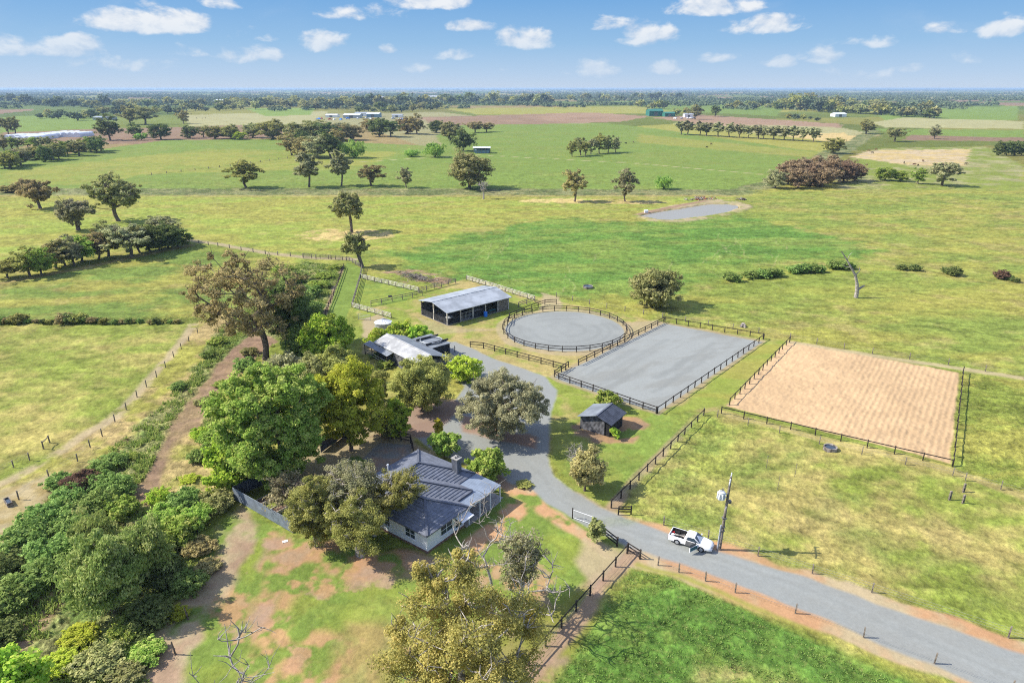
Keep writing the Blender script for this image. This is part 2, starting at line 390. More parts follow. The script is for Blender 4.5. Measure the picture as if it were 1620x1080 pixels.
    paint([(1380, 204), (1620, 206), (1620, 222), (1420, 214)], GREEN * 1.1, 5, 5)
    paint([(1440, 214), (1620, 218), (1620, 224), (1430, 222)], SOIL * 1.1, 4, 4)
    # --- near green band and neighbours
    paint([(-300, 310), (-300, 262), (0, 256), (150, 238), (260, 222), (450, 220), (700, 232), (690, 214), (730, 198), (960, 195), (1040, 204), (1310, 243), (1215, 285), (1180, 302)],
          two(GREEN * 1.08, GREEN * .92 + YEL * .12, .42, .60, mid), 4, 3, g=.8)
    paint([(0, 292), (0, 272), (170, 252), (330, 236), (640, 240), (560, 268), (240, 275), (130, 292)], two(YEL, OLV * 1.1, .40, .62, mid), 10, 8, .8)
    paint([(1010, 212), (1310, 243), (1290, 250), (1010, 226)], YEL * .95, 8, 6, .7)
    stroke([(545, 258), (750, 245), (1000, 258), (1205, 276)], 1.0, PALE, .8, .6)
    stroke([(600, 230), (850, 243), (1000, 258)], .6, YEL, .8, .6, .6)
    stroke([(235, 277), (330, 266), (460, 250)], .7, OLV * .6, .8, .5, .8)
    # right of the canal line
    paint([(1390, 235), (1560, 232), (1620, 262), (1620, 300), (1330, 300), (1320, 285), (1350, 250)], two(OLV, PALE * .9, .42, .62, mid), 4, 4)
    paint([(1378, 238), (1535, 236), (1528, 262), (1440, 262), (1345, 248)], two(DRY * 1.1, TAN * 1.0, .4, .6, st), 3, 4)
    # ditch belt across
    paint([(-400, 308), (-400, 299), (600, 298), (1150, 300), (1230, 283), (1300, 240), (1345, 222), (1372, 205), (1392, 206), (1370, 226), (1330, 250), (1240, 292), (1190, 309), (600, 309)],
          two(np.array((.10, .125, .04)), np.array((.20, .20, .085)), .38, .62), 2, 2.5, g=2.2)
    paint([(-400, 309), (600, 309.4), (1190, 309), (1190, 311), (600, 312), (-400, 312)], DRY * .8, 1.0, .5, .6)
    # F3 yellow paddock
    paint([(-500, 311), (1170, 311), (1030, 336), (1010, 344), (870, 346), (600, 402), (430, 398), (300, 378), (100, 400), (-300, 440)],
          two(YEL * 1.02, OLV * 1.25, .40, .60, st * .5 + mid * .5), 2, 2, g=1)
    for (cx, cy, rx, ry) in ((545, 372, 80, 10), (910, 318, 90, 4), (1000, 320, 60, 3), (1185, 372, 30, 3), (1110, 379, 18, 3), (1425, 337, 22, 5), (1000, 376, 16, 3.5), (958, 379, 15, 2.6), (1480, 336, 16, 2), (1150, 356, 16, 2), (1340, 520, 30, 6)):
        e = [(cx + rx * math.cos(t), cy + ry * math.sin(t)) for t in np.linspace(0, 6.2, 14)]
        paint(e, DRY * 1.18, 2, 2.5, .9, noise=lambda i: sst(n2[i] * .5 + n8[i] * .5, .34, .54))
    # F4 lush paddock
    paint([(585, 402), (870, 346), (1010, 352), (1180, 342), (1300, 366), (1420, 398), (1230, 428), (1150, 442), (1040, 470), (880, 472), (800, 466), (640, 420)],
          two(LUSH * 1.12, GREEN * 1.06, .40, .62, st * .6 + n8 * .4), 14, 10, g=1.2)
    # right big pasture mottling
    paint([(1190, 300), (1620, 298), (1900, 300), (1900, 640), (1620, 590), (1220, 530), (860, 466), (1040, 470), (1230, 430), (1420, 398), (1300, 366), (1180, 338)],
          two(GREEN * .9 + YEL * .22, YEL * .95, .36, .64, mid * .5 + st * .5), 10, 8, .9, g=1.1)
    paint([(1120, 420), (1330, 400), (1480, 430), (1300, 480), (1100, 476)], OLV * 1.05, 20, 10, .5)
    # faint cattle tracks
    tr = random.Random(4)
    for i in range(26):
        cx = tr.uniform(680, 1240); cy = tr.uniform(365, 458)
        L = tr.uniform(8, 26); q = [(cx, cy)]
        sx_ = tr.choice([-1, 1]) * tr.uniform(.2, .9)
        for j in range(9): q.append((q[-1][0] + L * .2 * sx_ + tr.uniform(-3, 3), q[-1][1] + L * .16 * tr.uniform(.0, 1.4)))
        stroke(q, .07, PALE * 1.05, .25, .9, .6)
    stroke([(1220, 486), (1100, 470), (1000, 460)], .5, YEL, 1, 1, .6)
    stroke([(1150, 446), (1250, 430), (1340, 424), (1440, 428), (1620, 455)], 1.0, YEL * 1.05, 1.5, 1, .8)
    # left paddock F6
    paint([(-300, 452), (60, 440), (300, 390), (430, 412), (540, 420), (500, 440), (380, 500), (320, 506), (-300, 512)],
          two(GREEN * .98, YEL * .9, .38, .62, n8 * .5 + st * .5), 2, 2, g=1)
    stroke([(-50, 455), (60, 438), (160, 417), (300, 388)], 1.6, DRY * .75, 1.2, 1, .75)
    # hedge line
    stroke([(-200, 514), (0, 510), (150, 508), (310, 506)], 2.0, OLV * .7, 1.2, 1.4, .9, g=2.5)
    # F7 lower-left paddock
    paint([(-300, 520), (0, 516), (305, 512), (240, 590), (170, 660), (60, 730), (-300, 880)], two(OLV * 1.05, YEL * .65 + DRY * .42, .38, .68, n8 * .45 + st * .35 + n2 * .2), 2, 2, g=1)
    paint([(306, 512), (420, 470), (470, 480), (380, 545), (330, 600), (230, 700), (100, 770), (0, 830), (-200, 900), (-200, 850), (60, 735), (180, 660)], two(YEL * 1.02, DRY * .82, .40, .62), 2, 1.5, g=1)
    stroke([(-60, 790), (40, 745), (105, 706), (182, 660), (232, 602), (262, 570), (306, 513)], .9, TAN * .92, .6, .9, .8, g=.25, noise=lambda i: sst(n2[i], .2, .45))
    stroke([(300, 380), (350, 387), (420, 400), (500, 409), (560, 410)], 1.4, TAN * .85, .8, .8, .9, g=.2)
    paint([(0, 770), (90, 745), (130, 760), (60, 830), (0, 890), (-60, 900)], two(TAN * .9, DRY * .7, .42, .58), 2, 2, .85, g=.3)
    # weedy strip
    paint([(545, 420), (520, 470), (500, 520), (400, 545), (345, 640), (330, 800), (300, 900), (235, 1090), (-100, 1250), (-160, 950), (0, 880), (90, 775), (190, 700), (300, 600), (350, 520), (430, 440), (480, 415)],
          two(np.array((.12, .17, .040)), np.array((.22, .22, .08)), .38, .62), 2, 2.5, g=3)
    paint([(400, 520), (350, 570), (300, 630), (262, 690), (240, 740), (205, 790), (238, 800), (275, 760), (300, 700), (338, 640), (380, 590), (440, 540)], two(BROWN * 1.15, BROWN * .9 + YEL * .15, .42, .6), 1.0, 1.2, .95, g=.6)
    paint([(275, 700), (305, 680), (340, 690), (345, 790), (300, 800), (285, 790), (262, 780)], two(YEL, DRY * .85, .4, .6), 1.5, 1.5, .85, g=1.2)
    paint([(0, 1000), (30, 950), (80, 900), (120, 880), (140, 910), (80, 990), (20, 1060)], two(BROWN * 1.1, YEL * .6, .42, .6), 1.2, 1.2, .9, g=.8)
    paint([(535, 424), (520, 470), (508, 500), (516, 508), (540, 455), (548, 425)], two(TAN * .8, BROWN, .42, .6), .8, .8, .95, g=.6)
    # stable lane green
    paint([(548, 415), (575, 425), (560, 478), (545, 505), (512, 512), (530, 460)], GREEN * 1.1, .6, .4, g=.5)
    paint([(572, 440), (660, 458), (640, 478), (560, 492)], two(GREEN * 1.05, OLV * 1.2, .42, .6), .6, .4, g=.5)
    paint([(600, 430), (650, 425), (720, 440), (700, 456), (640, 450)], two(BROWN * 1.25, OLV, .46, .6), 1.5, 2, .9)
    # farm yard grass
    paint([(560, 492), (650, 475), (720, 446), (740, 440), (850, 470), (1000, 500), (1050, 512), (1205, 535), (1250, 540), (1143, 645), (1115, 655), (970, 800), (900, 770), (860, 640), (700, 540), (590, 540)],
          two(OLV * 1.15, DRY * .75 + GREEN * .2, .40, .62), 1, 1, g=.5)
    paint([(870, 660), (1000, 660), (1080, 640), (1110, 660), (965, 800), (900, 775), (868, 720)], two(GREEN * 1.15, OLV * 1.1, .42, .62), 1.5, 1.5, .9, g=.5)
    paint([(1200, 545), (1240, 545), (1145, 640), (1060, 655)], two(OLV * 1.2, YEL * 1.0, .4, .6, st), 1, .6, .9, g=.4)
    paint([(905, 690), (900, 668), (1000, 655), (1020, 668), (1000, 700), (960, 705)], two(RED * .9, BROWN * 1.2, .4, .6), 1, 1.4, .9, g=.2, noise=lambda i: sst(n2[i], .3, .5))
    paint([(655, 500), (700, 512), (740, 520), (800, 520), (690, 530)], TAN * .8, 1, 1, .6)
    paint([(575, 505), (600, 498), (640, 520), (600, 560), (575, 560)], TAN * .85, .8, .8, .9, g=.2)
    # round yard surroundings + arenas
    rc = (11.9, 137.2); rc = G(893, 521.5)
    ring = lambda rad: [Vector((rc.x + rad * math.cos(t), rc.y + rad * math.sin(t), 0)) for t in np.linspace(0, 6.2, 48)]
    paint(ring(14.6), TAN * .85, .8, .9, .75, g=.2, world=True)
    paint([(985, 512), (1045, 506), (1050, 514), (1000, 540)], TAN * .85, 1, 1.2, .8, g=.2)
    paint([(860, 462), (885, 470), (890, 490), (850, 492)], TAN * .9, 1, 1.2, .8, g=.2)
    paint(ring(12.6), two(GRAV * 1.06, GRAV * .98, .4, .6), .5, .25, 1, g=0.05, world=True)
    paint([(868, 596), (884, 588), (1046, 508), (1214, 539), (1044, 657), (880, 604)], TAN * .75, .5, .5, .8, g=.2)
    gv = two(GRAV * 1.1, GRAV * .88 + TAN * .05, .35, .65, fbm(x / 14 + y / 9, y / 3 - x / 5, 4, 71))
    paint([(878, 597), (884, 590), (915, 578), (1050, 511.5), (1206, 541), (1040, 652), (890, 603)], gv, .4, .15, 1, g=0.05)
    # driveway
    drive = [(712, 541), (722, 541), (782, 566), (862, 596), (880, 618), (874, 650), (868, 700), (866, 717), (877, 755), (905, 775), (950, 800), (1000, 822), (1047, 841), (1137, 871), (1267, 907), (1380, 953), (1480, 987), (1620, 1034), (1900, 1130),
             (1700, 1140), (1540, 1080), (1413, 1027), (1313, 983), (1193, 933), (1080, 892), (1030, 877), (995, 866), (927, 830), (900, 815), (865, 795), (838, 770), (800, 762), (740, 735), (690, 715), (655, 690), (640, 668), (650, 645), (720, 632), (736, 610), (715, 590), (706, 565)]
    verge = [(905, 775), (950, 795), (1000, 815), (1140, 860), (1270, 893), (1390, 938), (1490, 968), (1620, 1016), (1900, 1100), (1900, 1200), (1560, 1100), (1413, 1048), (1250, 985), (1130, 940), (1040, 900), (1000, 890), (940, 862), (900, 838), (850, 812), (820, 780), (830, 760)]
    paint(verge, two(RED * 1.0, TAN * .95, .4, .62), .8, 1.0, .95, g=.15)
    # house garden / yard soil
    paint([(650, 640), (740, 630), (870, 690), (860, 720), (740, 720), (680, 700)], two(DIRT, BROWN * 1.2, .4, .6), 1, 1, .9, g=.1)
    paint([(230, 1090), (262, 1000), (330, 860), (368, 800), (470, 850), (680, 885), (800, 775), (870, 770), (1000, 872), (990, 890), (900, 1030), (860, 1100), (860, 1300), (100, 1300)],
          two(GREEN * 1.1, OLV * 1.15, .40, .62), 1, 1, g=.5)
    paint([(262, 1000), (330, 860), (368, 800), (470, 850), (680, 885), (800, 775), (870, 770), (1000, 872), (900, 1030), (860, 1300), (200, 1300)], two(RED * .95, DIRT * 1.15, .4, .6), 2, 1, .8,
          noise=lambda i: sst(fbm(x[i] / 3.2, y[i] / 3.2, 5, 61) * .6 + n30[i] * .4, .57, .64), g=.3)
    paint([(230, 1090), (262, 1000), (330, 860), (368, 800), (400, 830), (390, 900), (330, 980), (290, 1090)], two(TAN * .85, DIRT, .4, .6), 1.2, 1.5, .95, g=.3, noise=lambda i: sst(n8[i] * .5 + n2[i] * .5, .30, .46))
    paint([(400, 830), (470, 850), (690, 880), (640, 915), (520, 905), (470, 900), (420, 1000), (380, 980), (430, 900)], two(RED * .95, DIRT * 1.1, .4, .6), 1.5, 2, .9, g=.2, noise=lambda i: sst(n8[i] * .4 + n2[i] * .6, .36, .5))
    paint([(420, 1000), (470, 900), (500, 900), (460, 990), (560, 1030), (540, 1110), (380, 1110)], RED * 1.0, 2, 2, .8, g=.3, noise=lambda i: sst(n8[i] * .4 + n2[i] * .6, .44, .56))
    paint([(560, 980), (640, 985), (640, 1100), (500, 1100)], two(DRY * .8, RED * .8, .4, .6), 4, 3, .55)
    paint([(790, 760), (845, 762), (870, 800), (950, 850), (970, 880), (880, 835), (840, 800), (800, 850), (745, 880), (740, 850), (800, 800)], two(RED * 1.08, TAN, .4, .6), 1, 1.2, .95, g=.15, noise=lambda i: sst(n8[i] * .4 + n2[i] * .6, .30, .44))
    paint([(830, 960), (880, 945), (960, 880), (985, 890), (880, 1060), (820, 1090), (760, 1090), (770, 1010)], two(DIRT * 1.05, YEL * .8, .42, .58), 1.5, 1.5, .8, g=.3)
    paint([(930, 850), (1000, 870), (940, 920), (900, 880)], TAN * .9, 1.2, 1.5, .85, g=.2)
    # drag marks and hoof tracks on the arena, wheel tracks on the drive
    ar = random.Random(9)
    for i in range(26):
        u0 = ar.random(); q0 = Vector((884 + 156 * u0, 598 + 54 * u0)); q1 = Vector((1050 + 156 * u0, 512 + 28 * u0)); a0_ = ar.uniform(0, .5); a1_ = a0_ + ar.uniform(.25, .5)
        q = [tuple(q0.lerp(q1, a0_ + (a1_ - a0_) * j / 6) + Vector((ar.uniform(-2, 2), ar.uniform(-1, 1)))) for j in range(7)]
        stroke(q, ar.uniform(.2, .8), GRAV * ar.choice([1.14, 1.1, .88, .84]), .5, .6, .55)
    for rad_ in (11.2, 9.6, 7.4, 4.5):
        ph = ar.uniform(0, 3)
        idx_, a_ = region([Vector((rc.x + (rad_ + .5) * math.cos(t), rc.y + (rad_ + .5) * math.sin(t), 0)) for t in np.linspace(0, 6.2, 40)], .6, .5, True)
        idx2_, b_ = region([Vector((rc.x + (rad_ - .5) * math.cos(t), rc.y + (rad_ - .5) * math.sin(t), 0)) for t in np.linspace(0, 6.2, 40)], .6, .5, True)
        full = np.zeros(N); full[idx_] = a_; full[idx2_] -= b_; C[idx_] *= (1 - .06 * full[idx_] * sst(n8[idx_], .4, .55))[:, None]
    # dirt under fence lines near
    stroke([(1108, 660), (1040, 725), (968, 800)], .8, DIRT * 1.05, .4, .4, .85, g=.2)
    stroke([(1000, 872), (930, 960), (850, 1050), (815, 1085)], .9, DIRT * 1.05, .4, .4, .85, g=.2)
    paint(drive, two(GRAV * 1.02, GRAV * .93 + TAN * .05, .38, .64), .7, .5, 1, g=0.05)
    for off in (-1.0, 1.0):
        cl_ = [(800, 700), (852, 745), (880, 785), (930, 815), (1010, 845), (1137, 883), (1267, 925), (1400, 985), (1550, 1050), (1750, 1130)]
        stroke([(px_ + off * 6, py_ + off * 6) for px_, py_ in cl_], .45, GRAV * 1.16, .4, .3, .6, noise=lambda i: sst(n2[i], .3, .55))
    stroke([(800, 700), (852, 745), (880, 785), (930, 815), (1010, 845), (1137, 883), (1267, 925), (1400, 985), (1550, 1050), (1750, 1130)], .35, GRAV * .86 + TAN * .03, .4, .4, .6)
    paint([(735, 655), (800, 680), (850, 690), (845, 708), (790, 700), (730, 680)], two(DIRT, BROWN * 1.3, .4, .6), 1, 1, .9, g=.1)
    paint([(745, 745), (790, 745), (812, 766), (790, 772), (750, 760)], DIRT, .8, .8, .9, g=.1)
    paint([(600, 668), (655, 672), (650, 700), (690, 715), (660, 740), (600, 745), (560, 740), (470, 770), (460, 700)], two(BROWN * 1.1, TAN * .8, .44, .56), 1, 1, .9, g=.2)
    # courtyard concrete west of the house
    paint([(600, 700), (650, 704), (642, 730), (572, 770), (560, 740)], two(DIRT, GRAV * .8, .42, .58), .5, .4, .9, g=0.05)
    paint([(636, 668), (650, 640), (700, 628), (728, 640), (716, 664), (672, 690), (650, 690)], two(DIRT * .9, BROWN * 1.2, .4, .6), 1.2, 1.2, .85)
    # right hand lower paddock
    paint([(1115, 656), (1143, 652), (1505, 742), (1620, 790), (1900, 860), (1900, 1100), (1620, 1012), (1490, 965), (1390, 935), (1270, 890), (1140, 858), (1060, 840), (985, 800)],
          two(OLV * 1.12, YEL * .5 + DRY * .5, .42, .66, n8 * .40 + n2 * .22 + st * .38), 1.2, 1.5, g=1)
    paint([(1115, 660), (1180, 680), (1150, 760), (1080, 830), (990, 800)], two(GREEN * 1.0, OLV * 1.2, .42, .62), 8, 5, .8, g=1.5)
    paint([(1000, 812), (1120, 845), (1260, 880), (1200, 850), (1100, 800)], GREEN, 4, 3, .6)
    for (cx, cy) in ((1180, 738), (1205, 765), (1330, 785), (1420, 880), (1500, 900), (1230, 725), (1380, 850), (1560, 960), (1300, 820)):
        e = [(cx + 40 * math.cos(t), cy + 14 * math.sin(t)) for t in np.linspace(0, 6.2, 12)]
        paint(e, GREEN * .95, 4, 3, .75, noise=lambda i: sst(n2[i] * .5 + n8[i] * .5, .38, .56))
    # sand yard + grass margin and yellow paddock right of it
    paint([(1143, 652), (1505, 742), (1522, 588), (1900, 650), (1900, 880), (1620, 790), (1505, 745)], two(OLV * .95, YEL * .95, .40, .60, st * .7 + n2 * .3), 1, 1, g=1.6)
    S = [Vector(G(*p)) for p in [(1147, 642), (1247, 538), (1519, 590), (1503, 733)]]
    idx, a = paint(S, two(SAND * 1.02, SAND * .88, .35, .68, n8 * .5 + n2 * .5), .5, .4, 1, g=0.1, world=True)
    ax = (S[0] - S[1]).normalized(); perp = Vector((-ax.y, ax.x, 0))
    uu = x[idx] * perp.x + y[idx] * perp.y + wx[idx] * .35; f = np.sin(uu * math.tau / .85) * .5 + .5
    fa = .25 + sst(x[idx] * perp.x + y[idx] * perp.y + n30[idx] * 10, np.median(uu) - 2, np.median(uu) + 6)
    Z[idx] += a * (f * .035 * fa + (n2[idx] - .5) * .07 + (fbm((x[idx] * .8 + y[idx] * .6) / .75, (y[idx] * .8 - x[idx] * .6) / .55, 3, 9) - .5) * .20 + (fbm((x[idx] * .5 - y[idx] * .87) / 2.6, (y[idx] * .5 + x[idx] * .87) / 2.1, 3, 19) - .5) * .16)
    C[idx] *= (1 - .10 * a * fa * (1 - f))[:, None]
    stroke([(1250, 541), (1400, 565), (1620, 598), (1900, 640)], .9, TAN * .85 + OLV * .15, .6, .6, .9, g=.2)
    stroke([(1143, 652), (1300, 694), (1505, 744), (1620, 788)], .9, DRY * .8 + OLV * .2, .6, .8, .8, g=.6)
    # bottom-right lush paddock
    paint([(1000, 892), (1060, 910), (1180, 965), (1320, 1030), (1450, 1085), (1700, 1200), (1700, 1400), (700, 1400), (850, 1110), (905, 1030)],
          two(LUSH * 1.02, GREEN * 1.1, .38, .66, st * .3 + n8 * .3 + n2 * .4), 1.0, 1.0, g=1.3)
    paint([(1000, 895), (1050, 905), (990, 960), (960, 950)], two(YEL, OLV, .4, .6), 2, 2, .7)
    paint([(1100, 1040), (1200, 1060), (1240, 1085), (1100, 1085)], two(DRY, OLV, .4, .6), 4, 3, .6)
    stroke([(1010, 890), (1090, 915), (1250, 985), (1420, 1055), (1560, 1110)], .35, YEL * 1.05, .4, .5, .9)
    # dam: banks
    dam = [(1013, 342), (1040, 347), (1062, 348.6), (1110, 343), (1150, 336), (1167, 330), (1168, 326), (1150, 323.4), (1120, 323.8), (1100, 327), (1060, 333), (1025, 339)]
    bank = [(998, 342), (1030, 350), (1080, 352), (1130, 346), (1175, 336), (1192, 328), (1165, 318), (1120, 316), (1070, 324), (1020, 335)]
    idx, a = paint(bank, two(TAN * .9, OLV, .40, .62), 2, 1.5, .9, g=.3)
    Z[idx] += a * .45
    stroke([(1008, 340), (1040, 334), (1080, 326), (1115, 319)], 1.6, BROWN * 1.3, 1.0, 1.0, .9)
    idx2, a2 = region(dam, 1.5, 1.); Z[idx2] = Z[idx2] * (1 - a2) - a2 * .8; C[idx2] = C[idx2] * (1 - a2)[:, None] + TAN * .5 * a2[:, None]
    # fine relief: tussocks
    near = rr < 420
    amp = np.clip(gr, 0, 3) * np.clip(1.3 - rr / 330, .0, 1)
    i = np.where(near)[0]
    t1 = fbm(x[i] / .55, y[i] / .55, 2, 51); t2 = fbm(x[i] / 1.9 + y[i] / 5, y[i] / 1.3, 3, 57)
    dz = (t1 - .5) * .16 + (t2 - .5) * .24
    Z[i] += dz * amp[i]
    var = np.ones(N); var[i] += ((t1 - .5) * .55 + (t2 - .5) * .8) * np.clip(gr[i], 0, 1.2) * .85
    gc = np.clip(gr, 0, 1.1); fd = np.clip(1.25 - rr / 1100, 0, 1)
    f35 = fbm(x / 3.6 + y / 9, y / 3.0, 4, 83); f12 = fbm(x / 1.25, y / 1.25, 3, 87)
    var += ((f35 - .5) * .55 + (f12 - .5) * .40) * gc * fd
    k_ = sst(fbm(x / 5.5, y / 4.5, 5, 91) * .6 + n30 * .4, .53, .70) * gc * fd * .38 * (Z > -.5) * sst(C[:, 0] / (C[:, 1] + 1e-6), .62, .88)
    C[:] = C * (1 - k_)[:, None] + DRY * .8 * k_[:, None]
    var += (st - .5) * .25 * np.clip(gr, 0, 1)
    C *= np.clip(var, .5, 1.6)[:, None]
    C[:] = np.clip(C, .01, .8)
    Z[rr < 12] = 0
    v = np.stack([x, y, Z], 1)
    ii = np.arange((nr - 1) * na).reshape(nr - 1, na); nx = np.roll(ii, -1, 1)
    F_ = np.stack([ii.ravel(), nx.ravel(), (nx + na).ravel(), (ii + na).ravel()], 1)
    v = np.vstack([v, [[0, 0, 0]]])
    col = np.ones((N + 1, 4), np.float32); col[:N, :3] = C
    g1 = np.append(gr, 0)
    cen = np.stack([np.full(na, N), np.roll(np.arange(na), -1), np.arange(na), np.arange(na)], 1)[:, [0, 1, 2]]
    me = bpy.data.meshes.new('ground')
    m = bpy.data.materials.new('ground'); m.use_nodes = True; t = NT(m.node_tree); b = t.n['Principled BSDF']
    co = t.new('ShaderNodeTexCoord').outputs['Object']; ca = t.new('ShaderNodeAttribute', attribute_name='Col').outputs['Color']
    ga = t.new('ShaderNodeAttribute', attribute_name='grass').outputs['Fac']
    na_ = t.noise(co, 2.6, 6, .75); nb = t.noise(co, .55, 4, .6)
    k = t.math('ADD', t.math('MULTIPLY', t.math('SUBTRACT', na_, .5), t.math('MULTIPLY_ADD', ga, 1.25, .42)), t.math('MULTIPLY', t.math('SUBTRACT', nb, .5), t.math('MULTIPLY_ADD', ga, .55, .1)))
    nc_ = t.noise(co, 1.15, 4, .62); mp_ = t.new('ShaderNodeMapping', inp={'Vector': co, 'Rotation': (0, 0, .5), 'Scale': (.16, .75, 1)}).outputs[0]; nd = t.noise(mp_, 1.0, 4, .6)
    k = t.math('ADD', k, t.math('MULTIPLY', ga, t.math('ADD', t.math('MULTIPLY', t.math('SUBTRACT', nc_, .5), .75), t.math('MULTIPLY', t.math('SUBTRACT', nd, .5), .5))))
    vv = t.math('MAXIMUM', t.math('ADD', 1.0, k), .35)
    cc = t.new('ShaderNodeVectorMath', operation='SCALE', inp={0: ca, 'Scale': vv}).outputs[0]
    # warm/cool flecks
    fl = t.mrange(t.noise(co, 1.6, 5, .7), .52, .70)
    cc = t.mix(t.math('MULTIPLY', fl, t.math('MULTIPLY', ga, .26, clamp=True)), cc, (.30, .27, .10))
    t.set(b, 'Base Color', cc); b.inputs['Roughness'].default_value = .95; b.inputs['Specular IOR Level'].default_value = .1
    bp = t.new('ShaderNodeBump', inp={'Height': t.noise(co, 4.0, 5, .7), 'Distance': t.math('MULTIPLY_ADD', ga, .10, .012), 'Strength': .9}); t.set(b, 'Normal', bp.outputs[0])
    me = mesh_np('ground', v, F_, m, True, {'Col': ('FLOAT_COLOR', col), 'grass': ('FLOAT', g1)})
    link('ground', me, kind='structure')
    # little cap below the camera so the sheet has no hole
    cap = MB(); n_ = 48; r0 = float(r[0]) + .5
    cap.poly([(r0 * math.cos(t_), r0 * math.sin(t_), -.05) for t_ in np.linspace(0, math.tau, n_, endpoint=False)])
    cap.build('ground_patch', mat('patch', (.15, .18, .05)), kind='structure')
    # water
    P = [G(*p) for p in dam]; wb = MB(); wb.poly([(p.x, p.y, .05) for p in P][::-1])
    wm = mat('pond water', (.29, .27, .22), .3, .05, spec=.2)
    w = wb.build('pond_water', wm, kind='structure')
    if w.data.polygons[0].normal.z < 0: w.data.flip_normals()
make_ground()
# ------------------------------------------------------------------ trees
def tubes_np(E, n=6):
    """E: list of (p0,p1,r0,r1) -> verts, quads"""
    if not E: return np.zeros((0, 3)), np.zeros((0, 4), int)
    P0 = np.array([e[0] for e in E], float); P1 = np.array([e[1] for e in E], float)
    R0 = np.array([e[2] for e in E], float); R1 = np.array([e[3] for e in E], float)
    d = P1 - P0; d /= np.linalg.norm(d, axis=1)[:, None] + 1e-9
    ref = np.where(np.abs(d[:, 2:3]) > .9, np.array([[1., 0, 0]]), np.array([[0, 0, 1.]]))
    a = np.cross(d, ref); a /= np.linalg.norm(a, axis=1)[:, None] + 1e-9; b = np.cross(d, a)
    t = np.linspace(0, math.tau, n, endpoint=False)
    o = a[:, None, :] * np.cos(t)[None, :, None] + b[:, None, :] * np.sin(t)[None, :, None]
    V = np.concatenate([P0[:, None] + o * R0[:, None, None], P1[:, None] + o * R1[:, None, None]], 1)   # m,2n,3
    base = (np.arange(len(E)) * 2 * n)[:, None]; i = np.arange(n); j = (i + 1) % n
    F = np.stack([base + i, base + j, base + n + j, base + n + i], -1)
    return V.reshape(-1, 3), F.reshape(-1, 4)
def leaves_np(cen, rad, per, size, rng, flat=.75, droop=0., aspect=.62, upb=.5):
    """leaf quads round clump centres"""
    n = len(cen); K = n * per
    ci = np.repeat(np.arange(n), per)
    d = rng.normal(size=(K, 3)); d /= np.linalg.norm(d, axis=1)[:, None]
    rr = (rng.random(K) ** .42) * (.8 + .35 * rng.random(K))
    rad = np.asarray(rad)[ci]
    pos = cen[ci] + d * (rr * rad)[:, None] * np.array([1, 1, flat])
    if droop: pos[:, 2] -= droop * rad * rr ** 2 * rng.random(K)
    nrm = d * .75 + np.array([0, 0, upb]) + rng.normal(size=(K, 3)) * .48
    nrm /= np.linalg.norm(nrm, axis=1)[:, None]
    a = np.cross(nrm, rng.normal(size=(K, 3)))
    if droop: a = a * .6 + np.array([0, 0, -1.]) * .9
    a /= np.linalg.norm(a, axis=1)[:, None] + 1e-9; b = np.cross(nrm, a)
    s = size * (.55 + .9 * rng.random(K))
    A = a * s[:, None]; B = b * (s * aspect)[:, None]
    V = np.stack([pos - A, pos + B * .9 - A * .1, pos + A, pos - B * .9 + A * .1], 1).reshape(-1, 3)
    F = np.arange(K * 4).reshape(K, 4)
    cr = rng.random(n)[ci]
    rnd = np.clip(cr * .5 + rng.random(K) * .55 + .12 * (rr - .6), 0, 1)
    return V, F, np.repeat(rnd, 4)
